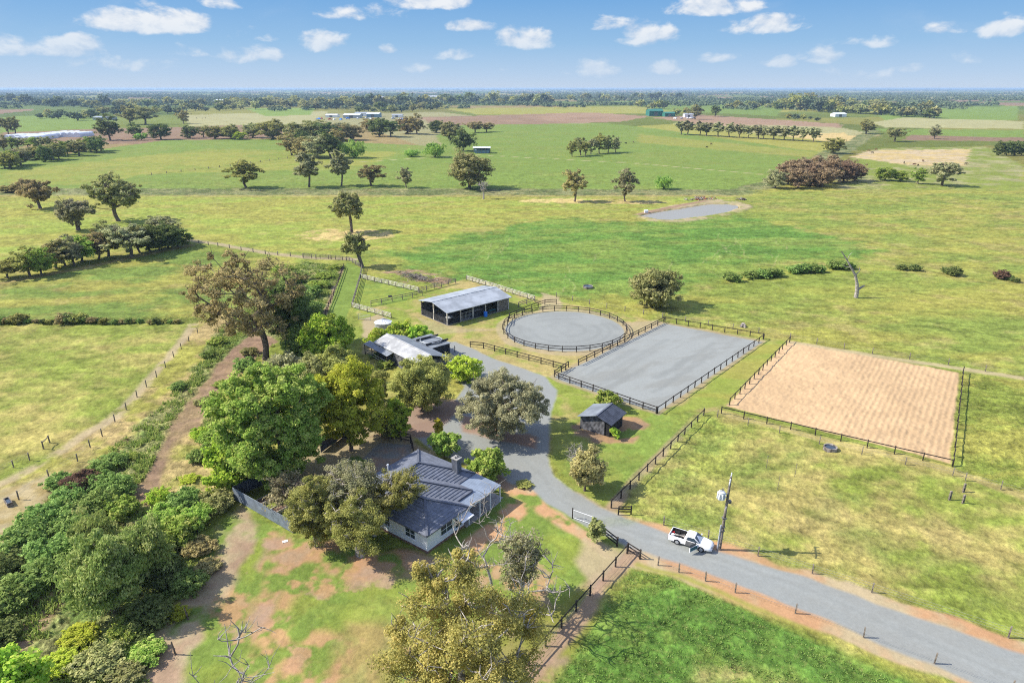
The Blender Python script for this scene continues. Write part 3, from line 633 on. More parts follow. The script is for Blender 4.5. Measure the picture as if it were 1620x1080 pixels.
def gen_tree(seed, H, R, hb=.25, nc=60, cr=None, leaves=12000, ls=.25, kind='round', r0=None, twigs=0, flat=.75, droop=0., lean=(0, 0), tn=6, upb=.5, fork=.5, hollow=.45, aspect=.62, trunk_top=None):
    """returns (trunk V,F),(crown V,F,rnd); H height, R crown radius, hb crown-bottom fraction"""
    rng = np.random.default_rng(seed); zb = H * hb; zc = (H + zb) / 2; rz = (H - zb) / 2
    if cr is None: cr = R * 1.75 / nc ** .42
    # lobed envelope
    ph = rng.random(8) * math.tau; am = rng.random(4) * .08 + .03
    pts = []
    k = 0; ga = math.pi * (3 - 5 ** .5)
    while len(pts) < nc:
        k += 1; z = 1 - 2 * ((k + .5) % nc) / nc; th = k * ga + rng.normal() * .3; z = np.clip(z + rng.normal() * .12, -1, 1)
        q = math.sqrt(max(0, 1 - z * z)); f = hollow + (1 - hollow) * rng.random() ** .55
        f *= 1 + sum(am[i] * math.sin((i + 2) * th + ph[i] + z * 2) for i in range(4))
        if kind == 'flat' and z < -.2: f *= .8
        if kind == 'cone': qq = (1 - (z + 1) / 2) * .95 + .08; x_, y_ = math.cos(th) * qq * f, math.sin(th) * qq * f
        else: x_, y_ = math.cos(th) * q * f, math.sin(th) * q * f
        zz = z * f if kind != 'cone' else z
        if kind == 'vase': s_ = .55 + .45 * (zz + 1) / 2 * 1.3; x_ *= s_; y_ *= s_
        p = np.array([x_ * (R - cr * .6), y_ * (R - cr * .6), zc + zz * (rz - cr * .55 * flat)])
        p[:2] += np.array(lean) * ((p[2]) / H) ** 1.3
        pts.append(p)
    pts = np.array(pts)
    # skeleton
    r0 = r0 or H * .028
    nodes = [np.array([0., 0., -.3])]; par = [-1]; wob = rng.normal(size=2) * .02 * H
    top = (trunk_top or (hb + (1 - hb) * fork)) * H; ns = 6
    for i in range(1, ns + 1):
        t = i / ns; l = np.array(lean) * ((t * top) / H) ** 1.3
        nodes.append(np.array([wob[0] * math.sin(t * 3) + l[0], wob[1] * math.sin(t * 2.3) + l[1], t * top])); par.append(i - 1)
    order = np.argsort(np.linalg.norm(pts - nodes[-1], axis=1))
    cnt = {}
    ends = []
    for ci in order:
        c = pts[ci]; N = np.array(nodes); v = c - N; dist = np.linalg.norm(v, axis=1)
        cost = dist + np.where(N[:, 2] > c[2] + .1 * H, 1e3, 0) + np.where(v[:, 2] < dist * .15, dist * .5, 0) + .35 * np.linalg.norm(N[:, :2] - np.array([0, 0]), axis=1)
        cost[0:2] += 1e3 if hb > .12 else 0
        j = int(np.argmin(cost)); a = N[j]; prev = j
        m = 2 if dist[j] < R * .3 else 3
        for q in range(1, m + 1):
            t = q / m; p = a + (c - a) * t; p[2] += math.sin(t * math.pi) * -.04 * dist[j] + 0; p = p + (rng.normal(size=3) * .05 * dist[j] if q < m else 0)
            nodes.append(p); par.append(prev); prev = len(nodes) - 1
        ends.append(prev)
    w = np.zeros(len(nodes));
    for e in ends:
        k = e
        while k >= 0: w[k] += 1; k = par[k]
    w = np.maximum(w, 1); rad = r0 * (w / w[0]) ** .5; rad[0] *= 1.35
    E = []
    for i in range(1, len(nodes)):
        E.append((nodes[par[i]], nodes[i], min(rad[par[i]], rad[i] * 1.6), rad[i]))
    if twigs:
        for e in ends:
            for q in range(twigs):
                d = rng.normal(size=3); d[2] = abs(d[2]) * .9 + .2; d /= np.linalg.norm(d); L = cr * rng.uniform(.6, 1.3)
                m1 = nodes[e] + d * L * .5 + rng.normal(size=3) * L * .1; m2 = m1 + d * L * .5 + rng.normal(size=3) * L * .2
                E.append((nodes[e], m1, rad[e], rad[e] * .7)); E.append((m1, m2, rad[e] * .7, rad[e] * .3))
    tv, tf = tubes_np(E, tn)
    if leaves:
        sub = 5; rads = np.repeat(cr * (.55 + .75 * rng.random(nc)), sub); o_ = rng.normal(size=(nc * sub, 3)) * np.array([.52, .52, .34]) * rads[:, None]
        lv = leaves_np(np.repeat(pts, sub, 0) + o_, rads * rng.uniform(.38, .75, nc * sub), max(1, leaves // (nc * sub)), ls, rng, flat, droop, aspect, upb)
    else: lv = None
    return (tv, tf), lv
def eff_h(p, yt, R, kf=.38):
    """height so that the crown's silhouette top lands on row yt"""
    he = h_at(p, yt); t = (CH - he * .7) / max(1, p[1])
    lo, hi = .2, he
    for _ in range(40):
        h = (lo + hi) / 2; v = h * (1 - kf) + math.sqrt((kf * h) ** 2 + (R * t * .8) ** 2)
        if v < he: lo = h
        else: hi = h
    return max(h, he * .4)
SIZE = []
def hero(name, leaf, bark, xb, yb, yt, w, label, cat='tree', seed=1, off=0, group=None, hfix=None, **kw):
    p = G(xb, yb); R = w / 2 / FPX * depth(Vector((p.x, p.y, 4))) * .90
    H = hfix or (eff_h(p, yt, R) if kw.get('leaves', 1) else h_at(p, yt))
    ox = off / FPX * depth(p)
    lean = kw.pop('lean', (ox, 0))
    (tv, tf), lv = gen_tree(seed, H, R, lean=lean, **kw)
    t = empty(name, p, 0, label, cat, group)
    link('trunk', mesh_np('trunk', tv, tf, M[bark], True), t)
    if lv: link('crown', mesh_np('crown', lv[0], lv[1], M[leaf], False, {'rnd': ('FLOAT', lv[2])}), t)
    t.location.z = 0; SIZE.append((label[:30], round(H, 1), round(R, 1))); return t
# --- near trees, one by one
hero('gum_tree', 'gumgold', 'palebark', 742, 1215, 856, 288, 'tall gum with golden olive foliage at the bottom edge in front of the house', seed=11, nc=72, leaves=100000, ls=.085, hb=.15, r0=.4, twigs=4, off=-8, cr=1.3, hollow=.35, flat=.9)
hero('gum_tree', 'gumgrey', 'palebark', 824, 950, 836, 84, 'thin grey green gum behind the golden gum beside the dead branches', seed=12, nc=26, leaves=6500, ls=.13, hb=.2, r0=.22, twigs=2, hollow=.3, cr=1.1)
hero('dead_tree', 'gum', 'deadwood', 770, 985, 772, 150, 'bare dead tree with tall white limbs in front of the house veranda', 'dead tree', seed=15, nc=26, leaves=0, hb=.3, r0=.13, twigs=5, cr=1.0, kind='vase', fork=.2, hollow=.6)
hero('dead_tree', 'gum', 'deadwood', 812, 1000, 885, 150, 'fallen looking dead tree with long white limbs reaching right to the paddock fence', 'dead tree', seed=19, nc=16, leaves=0, hb=.3, r0=.14, twigs=4, cr=1.3, lean=(3.6, 0), hollow=.7, fork=.1)
hero('dead_tree', 'gum', 'deadwood', 392, 1180, 1000, 170, 'leafless dead tree top at the bottom edge over the red soil lawn', 'dead tree', seed=16, nc=16, leaves=0, hb=.35, r0=.13, twigs=4, cr=1.2, kind='vase', fork=.2, hollow=.7)
hero('paperbark_tree', 'olive', 'palebark', 500, 864, 744, 90, 'dark olive paperbark at the left end of the clump in front of the house', seed=21, nc=56, leaves=50000, ls=.085, hb=.05, r0=.2, cr=.85, twigs=2, hollow=.3)
hero('paperbark_tree', 'gumgrey', 'palebark', 556, 846, 722, 112, 'grey green paperbark with bare twigs behind the clump west of the house', seed=22, nc=52, leaves=44000, ls=.085, hb=.3, r0=.24, cr=.95, twigs=5, hollow=.25)
hero('paperbark_tree', 'olive', 'palebark', 571, 878, 772, 128, 'low spreading paperbark with thick pale twisted trunk in front of the white wall', seed=23, nc=48, leaves=42000, ls=.085, hb=.22, r0=.42, cr=.92, twigs=2, hollow=.3, off=-8)
hero('paperbark_tree', 'olive', 'palebark', 592, 846, 744, 100, 'paperbark leaning right over the charcoal roof', seed=24, nc=40, leaves=30000, ls=.085, hb=.42, r0=.22, cr=.88, off=56, twigs=2, hollow=.3)
hero('bare_tree', 'twig', 'bark', 459, 812, 742, 80, 'nearly leafless brown tree inside the fenced vegetable garden', seed=25, nc=26, leaves=4500, ls=.14, hb=.2, r0=.14, cr=.9, twigs=5)
hero('maple_tree', 'green', 'bark', 440, 758, 580, 184, 'largest broad green tree beside the garden fence', seed=31, nc=230, leaves=150000, ls=.14, hb=.05, r0=.4, cr=1.25, hollow=.72, flat=.7, aspect=.8)
hero('maple_tree', 'bright', 'bark', 368, 775, 688, 74, 'lime green bushy tree tucked at the foot of the largest green tree', seed=32, nc=34, leaves=15000, ls=.2, hb=.02, r0=.16, cr=1.1, aspect=.8)
hero('elm_tree', 'yellow', 'bark', 556, 712, 568, 140, 'yellow green elm between the largest green tree and the olive dark tree', seed=33, nc=90, leaves=60000, ls=.14, hb=.12, r0=.26, cr=1.4, hollow=.5, aspect=.8)
hero('young_tree', 'bright', 'bark', 632, 692, 628, 50, 'small bright green tree at the edge of the courtyard behind the house', seed=34, nc=28, leaves=11000, ls=.17, hb=.12, r0=.1, cr=.85, aspect=.8)
hero('gum_tree', 'drivegum', 'bark', 794, 690, 582, 160, 'wide grey brown gum beside the curve of the gravel drive', seed=35, nc=95, leaves=90000, ls=.115, hb=.12, r0=.4, cr=1.1, hollow=.4, twigs=2)
hero('pine_tree', 'olive', 'bark', 670, 648, 560, 98, 'dense olive tree with rounded lobes in front of the pale roofed garage', seed=36, nc=46, leaves=55000, ls=.13, hb=.06, r0=.3, cr=1.5, hollow=.6)
hero('pine_tree', 'yellow', 'bark', 735, 602, 562, 62, 'small yellowish round tree at the corner of the garage', seed=37, nc=28, leaves=12000, ls=.2, hb=.08, r0=.15, cr=1.1)
hero('maple_tree', 'bright', 'bark', 520, 572, 494, 98, 'round bright green tree left of the garage', seed=38, nc=60, leaves=34000, ls=.24, hb=.06, r0=.28, cr=1.7, hollow=.6, aspect=.8)
hero('wattle_tree', 'olive', 'bark', 532, 606, 552, 84, 'low olive wattle between the bright green tree and the yellow green elm', 'tree', seed=39, nc=36, leaves=18000, ls=.2, hb=.08, r0=.2, cr=1.3)
hero('wattle_tree', 'gumgrey', 'bark', 452, 604, 556, 84, 'grey green wattle behind the top of the largest green tree', 'tree', seed=40, nc=36, leaves=18000, ls=.2, hb=.08, r0=.2, cr=1.3)
hero('wattle_tree', 'olive', 'bark', 590, 640, 590, 60, 'olive wattle standing between the yellow green elm and the garage', 'tree', seed=140, nc=30, leaves=13000, ls=.2, hb=.08, r0=.2, cr=1.1)
hero('wattle_tree', 'gum', 'bark', 606, 690, 642, 58, 'grey green wattle at the foot of the yellow green elm above the patio', 'tree', seed=141, nc=28, leaves=14000, ls=.13, hb=.06, r0=.15, cr=.9)
hero('wattle_tree', 'gum', 'bark', 500, 612, 562, 70, 'rounded grey green wattle in the middle of the tree belt behind the largest green tree', 'tree', seed=142, nc=32, leaves=15000, ls=.17, hb=.06, r0=.18, cr=1.2)
hero('gum_tree', 'gumbrown', 'bark', 420, 568, 398, 205, 'tallest open crowned brown gum with spreading dark limbs over the bushy bank', seed=41, nc=95, leaves=34000, ls=.19, hb=.24, r0=.55, cr=1.5, hollow=.3, twigs=3, off=-38, fork=.22, flat=.6)
hero('laurel_tree', 'dark', 'bark', 470, 548, 452, 80, 'dark green tree behind the tallest brown gum', seed=42, nc=44, leaves=24000, ls=.28, hb=.05, r0=.3, cr=1.9)
hero('laurel_tree', 'deep', 'bark', 440, 500, 440, 60, 'lower dark green tree on the bank right of the tallest brown gum', seed=43, nc=34, leaves=14000, ls=.28, hb=.05, r0=.3, cr=1.6)
hero('laurel_tree', 'deep', 'bark', 478, 566, 516, 56, 'dark shrubby tree left of the round bright green tree', seed=44, nc=34, leaves=14000, ls=.25, hb=.02, r0=.3, cr=1.4)
for i, (a_, b_, c_, d_, lb) in enumerate([(604, 545, 520, 44, 'left'), (632, 543, 510, 52, 'middle'), (662, 541, 514, 48, 'right')]):
    hero('mulberry_bush', 'bright', 'bark', a_, b_, c_, d_, 'bright green bush behind the garage roof, %s of the three below the water tank' % lb, 'bush', seed=45 + i, nc=24, leaves=9000, ls=.24, hb=.02, r0=.12, cr=1.2, group='bright green bushes behind the garage')
hero('citrus_tree', 'green', 'bark', 703, 724, 681, 60, 'small round green tree behind the house chimney', seed=48, nc=30, leaves=13000, ls=.16, hb=.25, r0=.1, cr=.85, aspect=.8)
hero('citrus_tree', 'green', 'bark', 770, 756, 708, 66, 'dense dark green round bush tree at the back corner of the veranda', seed=49, nc=36, leaves=17000, ls=.16, hb=.04, r0=.1, cr=.9, aspect=.8)
hero('conifer_shrub', 'conifer', 'bark', 694, 690, 661, 15, 'slim golden column conifer behind the house', 'conifer', seed=50, nc=26, leaves=5000, ls=.12, hb=.02, r0=.08, cr=.42)
hero('bottlebrush_tree', 'gumbrown', 'bark', 925, 776, 706, 66, 'reddish brown bushy tree on the lawn beside the drive', seed=51, nc=40, leaves=15000, ls=.17, hb=.06, r0=.16, cr=.95, twigs=2, off=6)
hero('dead_shrub', 'gum', 'deadwood', 912, 745, 704, 52, 'pale bare twiggy shrub behind the reddish brown tree', 'dead shrub', seed=52, nc=26, leaves=0, hb=.1, r0=.1, cr=.9, twigs=7)
hero('young_tree', 'gum', 'bark', 942, 858, 820, 32, 'small grey green tree beside the drive gate', seed=53, nc=20, leaves=6500, ls=.13, hb=.25, r0=.07, cr=.55)
hero('young_tree', 'green', 'bark', 959, 645, 617, 44, 'light green tree behind the small black shed', seed=54, nc=22, leaves=8000, ls=.18, hb=.2, r0=.09, cr=.85)
hero('young_tree', 'bright', 'bark', 973, 693, 677, 19, 'tiny sapling in front of the small black shed', 'sapling', seed=55, nc=12, leaves=2200, ls=.13, hb=.2, r0=.05, cr=.45)
hero('pepper_tree', 'gum', 'bark', 1035, 484, 424, 88, 'round leafy tree alone in the lush paddock behind the round yard', seed=56, nc=60, leaves=26000, ls=.28, hb=.02, r0=.35, cr=1.9, hollow=.5)
hero('gum_tree', 'gum', 'bark', 556, 368, 303, 62, 'upper of two brown gums standing one above the other left of the stable lane', seed=57, nc=34, leaves=8000, ls=.42, hb=.32, r0=.5, cr=1.9, off=-6, twigs=3, hollow=.3)
hero('gum_tree', 'gum', 'bark', 573, 422, 364, 46, 'lower bent brown gum at the top of the stable lane', seed=58, nc=20, leaves=4200, ls=.34, hb=.35, r0=.5, cr=1.5, off=-16, twigs=4, hollow=.3)
hero('gum_tree', 'gum', 'bark', 188, 350, 274, 100, 'tallest dark limbed gum in the left paddock above the tree row', seed=59, nc=60, leaves=16000, ls=.36, hb=.22, r0=.7, cr=1.9, twigs=3, hollow=.3, fork=.2, flat=.6)
hero('gum_tree', 'gumgrey', 'bark', 124, 364, 312, 66, 'spreading sparse gum left of the tallest dark limbed gum', seed=60, nc=30, leaves=6500, ls=.45, hb=.25, r0=.7, cr=2., twigs=4, hollow=.4, fork=.2)
hero('gum_tree', 'gumbrown', 'bark', 64, 330, 286, 50, 'brownish gum near the left edge beyond the sparse spreading gum', seed=61, nc=26, leaves=6000, ls=.5, hb=.25, r0=.6, cr=2.2, twigs=2, hollow=.4)
hero('gum_tree', 'gumbrown', 'bark', 42, 306, 282, 32, 'small brown gum far left beside the ditch line', seed=62, nc=18, leaves=3000, ls=.5, hb=.15, r0=.4, cr=1.8)
# dead leaning tree of the right paddock
def limb_tree(name, xb, yb, px, label, r=.32, th=.9):
    p = G(xb, yb); sc_ = depth(p) / FPX; E = []; rng = np.random.default_rng(5)
    def P(q): return np.array([(q[0] - xb) * sc_, q[2] if len(q) > 2 else 0, (yb - q[1]) * sc_ * 1.06])
    for path, ra, rb in px:
        n = len(path)
        for i in range(n - 1):
            t0, t1 = i / (n - 1), (i + 1) / (n - 1); E.append((P(path[i]), P(path[i + 1]), ra + (rb - ra) * t0, ra + (rb - ra) * t1))
    v, f = tubes_np(E, 8); t = empty(name, p, 0, label, 'dead tree'); link('trunk', mesh_np('trunk', v, f, M['deadwood'], True), t); return t
limb_tree('dead_tree', 1354, 471, [([(1354, 473), (1354, 462), (1352, 450), (1347, 437), (1338, 425), (1330, 414), (1319, 401)], .55, .10), ([(1352, 460), (1358, 456), (1364, 452)], .4, .18), ([(1347, 437), (1352, 430), (1351, 424)], .14, .06),
   ([(1338, 425), (1330, 424), (1324, 420)], .1, .05), ([(1330, 414), (1332, 406), (1336, 402)], .08, .04)], 'leaning bare dead trunk alone in the right hand paddock')
# --- shared variants: mid distance trees
VAR = {}
def variant(key, leaf, bark, n=3, **kw):
    L = []
    for i in range(n):
        (tv, tf), lv = gen_tree(1000 + hash_(key) + i * 7, 1.0 * kw['HH'], kw['RR'], **{k: v for k, v in kw.items() if k not in ('HH', 'RR')})
        tm = mesh_np('trunk', tv, tf, M[bark], True); cm = mesh_np('crown', lv[0], lv[1], M[leaf], False, {'rnd': ('FLOAT', lv[2])}) if lv else None
        L.append((tm, cm, kw['HH'], kw['RR']))
    VAR[key] = L
def hash_(s): return sum(ord(c) * (i + 3) for i, c in enumerate(s)) % 500
variant('gum', 'gum', 'bark', 7, HH=13, RR=5.2, nc=36, leaves=9000, ls=.27, hb=.16, r0=.34, cr=1.35, twigs=3, hollow=.25, flat=.7, fork=.3)
variant('oak', 'dark', 'bark', 5, HH=12, RR=5.7, nc=44, leaves=12000, ls=.29, hb=.06, r0=.34, cr=1.7, hollow=.4)
variant('willow', 'willow', 'bark', 2, HH=8, RR=5, nc=36, leaves=5000, ls=.45, hb=.10, r0=.35, cr=1.6, hollow=.6, droop=1.3, aspect=.3)
variant('bush', 'green', 'bark', 4, HH=3, RR=2, nc=20, leaves=2600, ls=.22, hb=.02, r0=.08, cr=.85, hollow=.55)
variant('slim', 'gum', 'bark', 3, HH=12, RR=3.2, nc=24, leaves=2400, ls=.5, hb=.3, r0=.25, cr=1.2, hollow=.4)
variant('fargum', 'far', 'bark', 5, HH=13, RR=7, nc=14, leaves=420, ls=1.5, hb=.12, r0=.4, cr=3., hollow=.4, tn=4)
def T(key, xb, yb, yt, w, label, group=None, leaf=None, name='gum_tree', cat='tree', rz=None, hscale=1.0, at=None):
    p = at or G(xb, yb); R = w / 2 / FPX * depth(Vector((p.x, p.y, 4))); H = eff_h(p, yt, R) * hscale
    tm, cm, h0, r0 = random.choice(VAR[key]); t = empty(name, p, random.uniform(0, 6.28) if rz is None else rz, label, cat, group)
    t.scale = (R / r0, R / r0, H / h0)
    link('trunk', tm, t); c = link('crown', cm, t)
    if leaf: c.material_slots[0].link = 'OBJECT'; c.material_slots[0].material = M[leaf]
    return t
RW = 'trees in the shelter row on the left'
for (x_, y_, t_, w_, lf, lb) in [(12, 440, 405, 44, 'olive', 'olive tree cut by the left edge at the near end of the shelter row'), (48, 437, 390, 50, 'olive', 'olive brown tree second from the near end of the shelter row'), (66, 435, 388, 42, 'green', 'bright green tree near the near end of the shelter row'), (88, 424, 378, 50, 'gumbrown', 'brown crowned tree just beyond the bright green ones in the shelter row'),
      (104, 421, 376, 44, 'gum', None), (130, 414, 368, 50, 'green', 'second green crowned tree of the shelter row'), (118, 420, 372, 44, 'gumgrey', None), (156, 410, 364, 44, 'gumbrown', None), (172, 406, 352, 54, 'gum', None),
      (207, 407, 347, 66, 'gumgrey', 'wide pale limbed gum in the middle of the shelter row'), (222, 400, 352, 44, 'gum', None), (238, 398, 350, 44, 'dark', None), (252, 396, 352, 40, 'dark', None), (266, 392, 352, 40, 'dark', None), (281, 391, 358, 38, 'dark', 'last dark round tree at the far end of the shelter row'), (262, 385, 338, 50, 'gumgrey', 'pale sparse tree behind the dark end of the shelter row')]:
    T('gum' if lf not in ('dark', 'green') else 'oak', x_, y_, t_ + 2, w_ * 1.18, lb or 'mixed tree inside the left paddock shelter row', RW, lf)
for (k_, x_, y_, t_, w_, lf, lb) in [('gum', 390, 297, 252, 60, 'olive', 'round olive gum farthest left in the green field row'), ('slim', 489, 296, 244, 40, 'gumgrey', 'tall pale gum right of the round olive gum in the green field'), ('slim', 540, 294, 240, 34, 'gumgrey', 'slender pale gum in the middle of the green field row'),
      ('gum', 588, 295, 256, 50, 'gumbrown', 'round brownish gum in the green field row'), ('gum', 643, 297, 264, 28, 'gumgrey', 'smallest pale gum of the green field row'), ('oak', 743, 298, 238, 74, 'gum', 'biggest dense gum on the green field edge'),
      ('gum', 909, 319, 262, 44, 'gumbrown', 'brownish gum left of the dam beside its shadow on dry grass'), ('gum', 989, 319, 265, 40, 'gumgrey', 'pale gum just left of the dam'), ('willow', 1050, 299, 277, 30, None, 'small weeping willow behind the dam'),
      ('willow', 560, 250, 221, 42, None, 'bright weeping willow beside the grey tree cluster'), ('willow', 651, 248, 236, 28, None, 'low green willow left of the rounder one near the blue shed'), ('willow', 688, 249, 224, 36, None, 'round green willow near the blue shed'),
      ('oak', 733, 239, 204, 40, 'dark', 'dark dense tree beside the blue shed'), ('oak', 713, 222, 192, 42, 'gum', 'olive tree behind the dark dense tree by the blue shed'), ('gum', 752, 210, 190, 30, 'gumbrown', 'small brown tree beyond the blue shed'), ('gum', 770, 209, 192, 26, 'gumbrown', 'smallest brown tree at the end of the group beyond the blue shed'),
      ('oak', 1318, 243, 217, 38, 'olive', 'round olive tree behind the brown grove by the canal'), ('gum', 1370, 212, 191, 32, 'olive', 'olive tree beside the far end of the canal'), ('gum', 1415, 224, 199, 34, 'gum', 'round gum right of the canal above the ploughed strip'), ('gum', 1478, 220, 199, 22, 'gumgrey', 'lone small gum right of the canal'),
      ('oak', 1400, 286, 263, 34, 'green', 'round green tree right of the brown grove'), ('oak', 1424, 287, 268, 26, 'green', 'smaller green tree next to the round green tree by the grove'), ('gum', 1452, 291, 265, 28, 'green', 'olive bush tree left of the pale spreading gum'), ('gum', 1490, 294, 250, 54, 'gumgrey', 'pale spreading gum right of the green bushes'),
      ('gum', 175, 222, 184, 46, 'dark', 'dark tall tree behind the white greenhouse'), ('gum', 214, 218, 196, 30, 'dark', 'dark tree right of the tall dark one by the greenhouse'), ('oak', 255, 221, 194, 38, 'dark', 'wide dark tree farther right of the greenhouse'), ('oak', 300, 219, 198, 28, 'dark', 'dark round tree right of the wide dark tree'), 
      ('oak', 224, 222, 210, 22, 'willow', 'small light green tree between the dark trees'), ('gum', 322, 217, 198, 24, 'gum', 'gum right of the dark round tree'), ('oak', 341, 220, 198, 32, 'olive', 'olive tree in the middle of the far hedge'), ('oak', 366, 220, 196, 34, 'olive', 'yellowish olive tree in the far hedge'), ('oak', 380, 221, 208, 24, 'yellow', 'yellow flowering bush tree at the foot of the far hedge'),
      ('oak', 400, 218, 194, 34, 'gum', 'gum right of the yellow bush in the far hedge'), ('oak', 432, 220, 188, 52, 'olive', 'large olive tree at the right end of the far hedge'), ('gum', 13, 212, 183, 26, 'gum', 'tall gum at the left edge'), ('gum', 24, 212, 184, 24, 'gum', 'second tall gum beside the left edge'),
      ('gum', 230, 197, 164, 44, 'gum', 'large dark gum beyond the brown field on the left'), ('gum', 207, 197, 166, 34, 'gum', 'gum just left of the large dark gum beyond the brown field'), ('gum', 291, 196, 174, 22, 'gumbrown', 'brown gum alone on the brown field'), ('gum', 1100, 189, 165, 26, 'gum', 'gum beside the parked machinery'), ('gum', 1131, 185, 165, 20, 'dark', 'dark lone tree right of the machinery')]:
    T(k_, x_, y_, t_, w_, lb, None, lf, name={'oak': 'oak_tree', 'willow': 'willow_tree'}.get(k_, 'gum_tree'))
hero('dead_tree', 'gum', 'deadwood', 765, 315, 285, 24, 'grey leafless tree in front of the biggest dense gum', 'dead tree', seed=66, nc=16, leaves=0, hb=.3, r0=.4, cr=1.8, twigs=5)
# grove by the canal
for i, (x_, y_, t_, w_) in enumerate([(1226, 300, 268, 40), (1246, 294, 252, 46), (1266, 290, 248, 46), (1284, 296, 256, 44), (1290, 284, 245, 46), (1310, 292, 250, 46), (1316, 282, 244, 44), (1334, 290, 252, 42), (1352, 288, 258, 38), (1300, 298, 262, 40), (1262, 300, 264, 40)]):
    lf = 'gumgrey' if i == 0 else 'grove'
    T('oak', x_, y_ - 2, t_, w_, 'greyest tree at the left end of the brown grove' if i == 0 else 'brown crowned tree of the dense grove by the canal', 'trees of the brown grove by the canal', lf, name='casuarina_tree')
for i, (x_, y_, t_, w_) in enumerate([(905, 248, 222, 20), (918, 246, 214, 26), (935, 244, 216, 24), (948, 243, 211, 26), (962, 242, 214, 24), (974, 241, 217, 18), (926, 247, 222, 20)]):
    T('gum', x_, y_, t_, w_, 'tree of the small clump standing in the green field', 'clump in the green field', ['olive', 'gum', 'gumgrey'][i % 3])
cl = random.Random(3)
for i, (x_, y_, t_, w_) in enumerate([(462, 246, 212, 46), (482, 248, 216, 44), (503, 250, 212, 48), (524, 250, 208, 46), (470, 226, 192, 44), (497, 222, 188, 48), (520, 224, 190, 44), (540, 222, 192, 44), (556, 222, 196, 40), (535, 238, 204, 46), (478, 236, 206, 36), (600, 216, 186, 40), (618, 217, 187, 38), (585, 208, 186, 30), (645, 212, 184, 36), (660, 213, 182, 34), (690, 210, 190, 30)]):
    T('oak' if i % 3 else 'gum', x_, y_, t_, w_, 'tree of the large grey brown cluster beyond the green field' if i < 11 else 'dark tree of the line right of the grey brown cluster', 'large grey brown tree cluster' if i < 11 else 'dark trees right of the cluster', ['gum', 'gumbrown', 'gumgrey', 'dark'][cl.randrange(4)])
for i in range(15):
    x_ = 1076 + i * 15 + cl.uniform(-4, 4)
    T('slim', x_, 213 + (x_ - 1076) * .055, 191 + (x_ - 1076) * .05, cl.uniform(15, 24), 'slender pale gum in the row along the tan field', 'slender gums along the tan field', 'gumgrey')
for i in range(5): T('oak', 1580 + i * 12, 246, 222, 20, 'dark tree of the trimmed block at the right edge', 'trimmed dark tree block', 'dark', name='hedge_tree')
# left-edge hedge rows
for i in range(20):
    t_ = i / 19; T('gum' if i % 2 else 'oak', 4 + 156 * t_ + cl.uniform(-5, 5), 266 - 28 * t_ + cl.uniform(-6, 3), 240 - 26 * t_, cl.uniform(24, 40), 'mixed tree of the left edge planting below the greenhouse', 'left edge planting', ['gum', 'olive', 'green', 'dark', 'gumgrey'][i % 5])
for i in range(7): T('gum', 8 + i * 12 + cl.uniform(-3, 3), 236 + cl.uniform(-3, 3), 216, 24, 'tree of the upper planting beside the white greenhouse', 'upper left planting', ['gum', 'green', 'gumgrey'][i % 3])
for i in range(10): T('oak', cl.uniform(4, 26) + i * 2, 304 + cl.uniform(-2, 2), 293, 22, 'dark bush at the left end of the ditch line', 'dark bushes on the ditch', 'gumbrown', name='bush', cat='bush')
# bushes in the right paddock
for i, (x_, y_, w_, lf) in enumerate([(1155, 444, 22, 'deep'), (1165, 445, 18, 'deep'), (1187, 440, 20, 'deep'), (1206, 439, 22, 'deep'), (1219, 438, 24, 'deep'), (1231, 437, 18, 'deep'), (1258, 432, 22, 'deep'), (1272, 431, 24, 'deep'), (1286, 430, 22, 'deep'), (1296, 430, 18, 'deep'), (1318, 425, 22, 'deep'), (1332, 425, 22, 'deep'), (1344, 425, 16, 'deep'), (1427, 427, 15, 'dark'), (1447, 428, 17, 'dark'), (1496, 432, 15, 'dark'), (1510, 436, 22, 'dark'), (1585, 441, 22, 'maroon'), (1597, 443, 13, 'dark'), (1607, 446, 12, 'dark')]):
    T('bush', x_, y_, y_ - w_ * .62, w_ * 1.1, 'maroon bush near the right edge of the far bush line' if lf == 'maroon' else 'round dark green bush in the line across the right paddock', 'bush line across the right paddock', lf, name='bush', cat='bush')
# hedge across the left paddocks
for i in range(26):
    x_ = i * 11.2 + cl.uniform(-3, 3); w_ = cl.choice([9, 14, 22]) if i < 14 else cl.uniform(7, 12)
    T('bush', x_, 511 + cl.uniform(-1, 2), 511 - w_ * .75, w_ * 1.25, 'low bush in the hedge line between the two left paddocks', 'hedge bushes of the left paddocks', ['deep', 'gumbrown', 'dark', 'olive'][i % 4], name='bush', cat='bush')
# thicket on the lower left bank
variant('shrub', 'deep', 'bark', 5, HH=3.2, RR=2.6, nc=30, leaves=8000, ls=.15, hb=.0, r0=.08, cr=.95, hollow=.55, aspect=.8)
hero('robinia_tree', 'robinia', 'bark', 180, 965, 838, 112, 'taller feathery light green tree rising from the lower left thicket', seed=71, nc=60, leaves=42000, ls=.16, hb=.1, r0=.2, cr=1.35, hollow=.5, droop=.4)
hero('robinia_tree', 'robinia', 'bark', 238, 915, 822, 80, 'feathery light green tree right behind the tallest of the thicket', seed=72, nc=44, leaves=26000, ls=.16, hb=.1, r0=.18, cr=1.2, droop=.4)
hero('robinia_tree', 'robinia', 'bark', 158, 880, 812, 80, 'feathery tree at the back of the thicket above the brown gully', seed=73, nc=40, leaves=22000, ls=.16, hb=.1, r0=.18, cr=1.15, droop=.4)
hero('fig_tree', 'bright', 'bark', 40, 1120, 1028, 90, 'bright leafy tree at the bottom left corner', seed=74, nc=36, leaves=16000, ls=.18, hb=.05, r0=.15, cr=1.1, aspect=.8)
TH = 'shrubs of the lower left thicket'
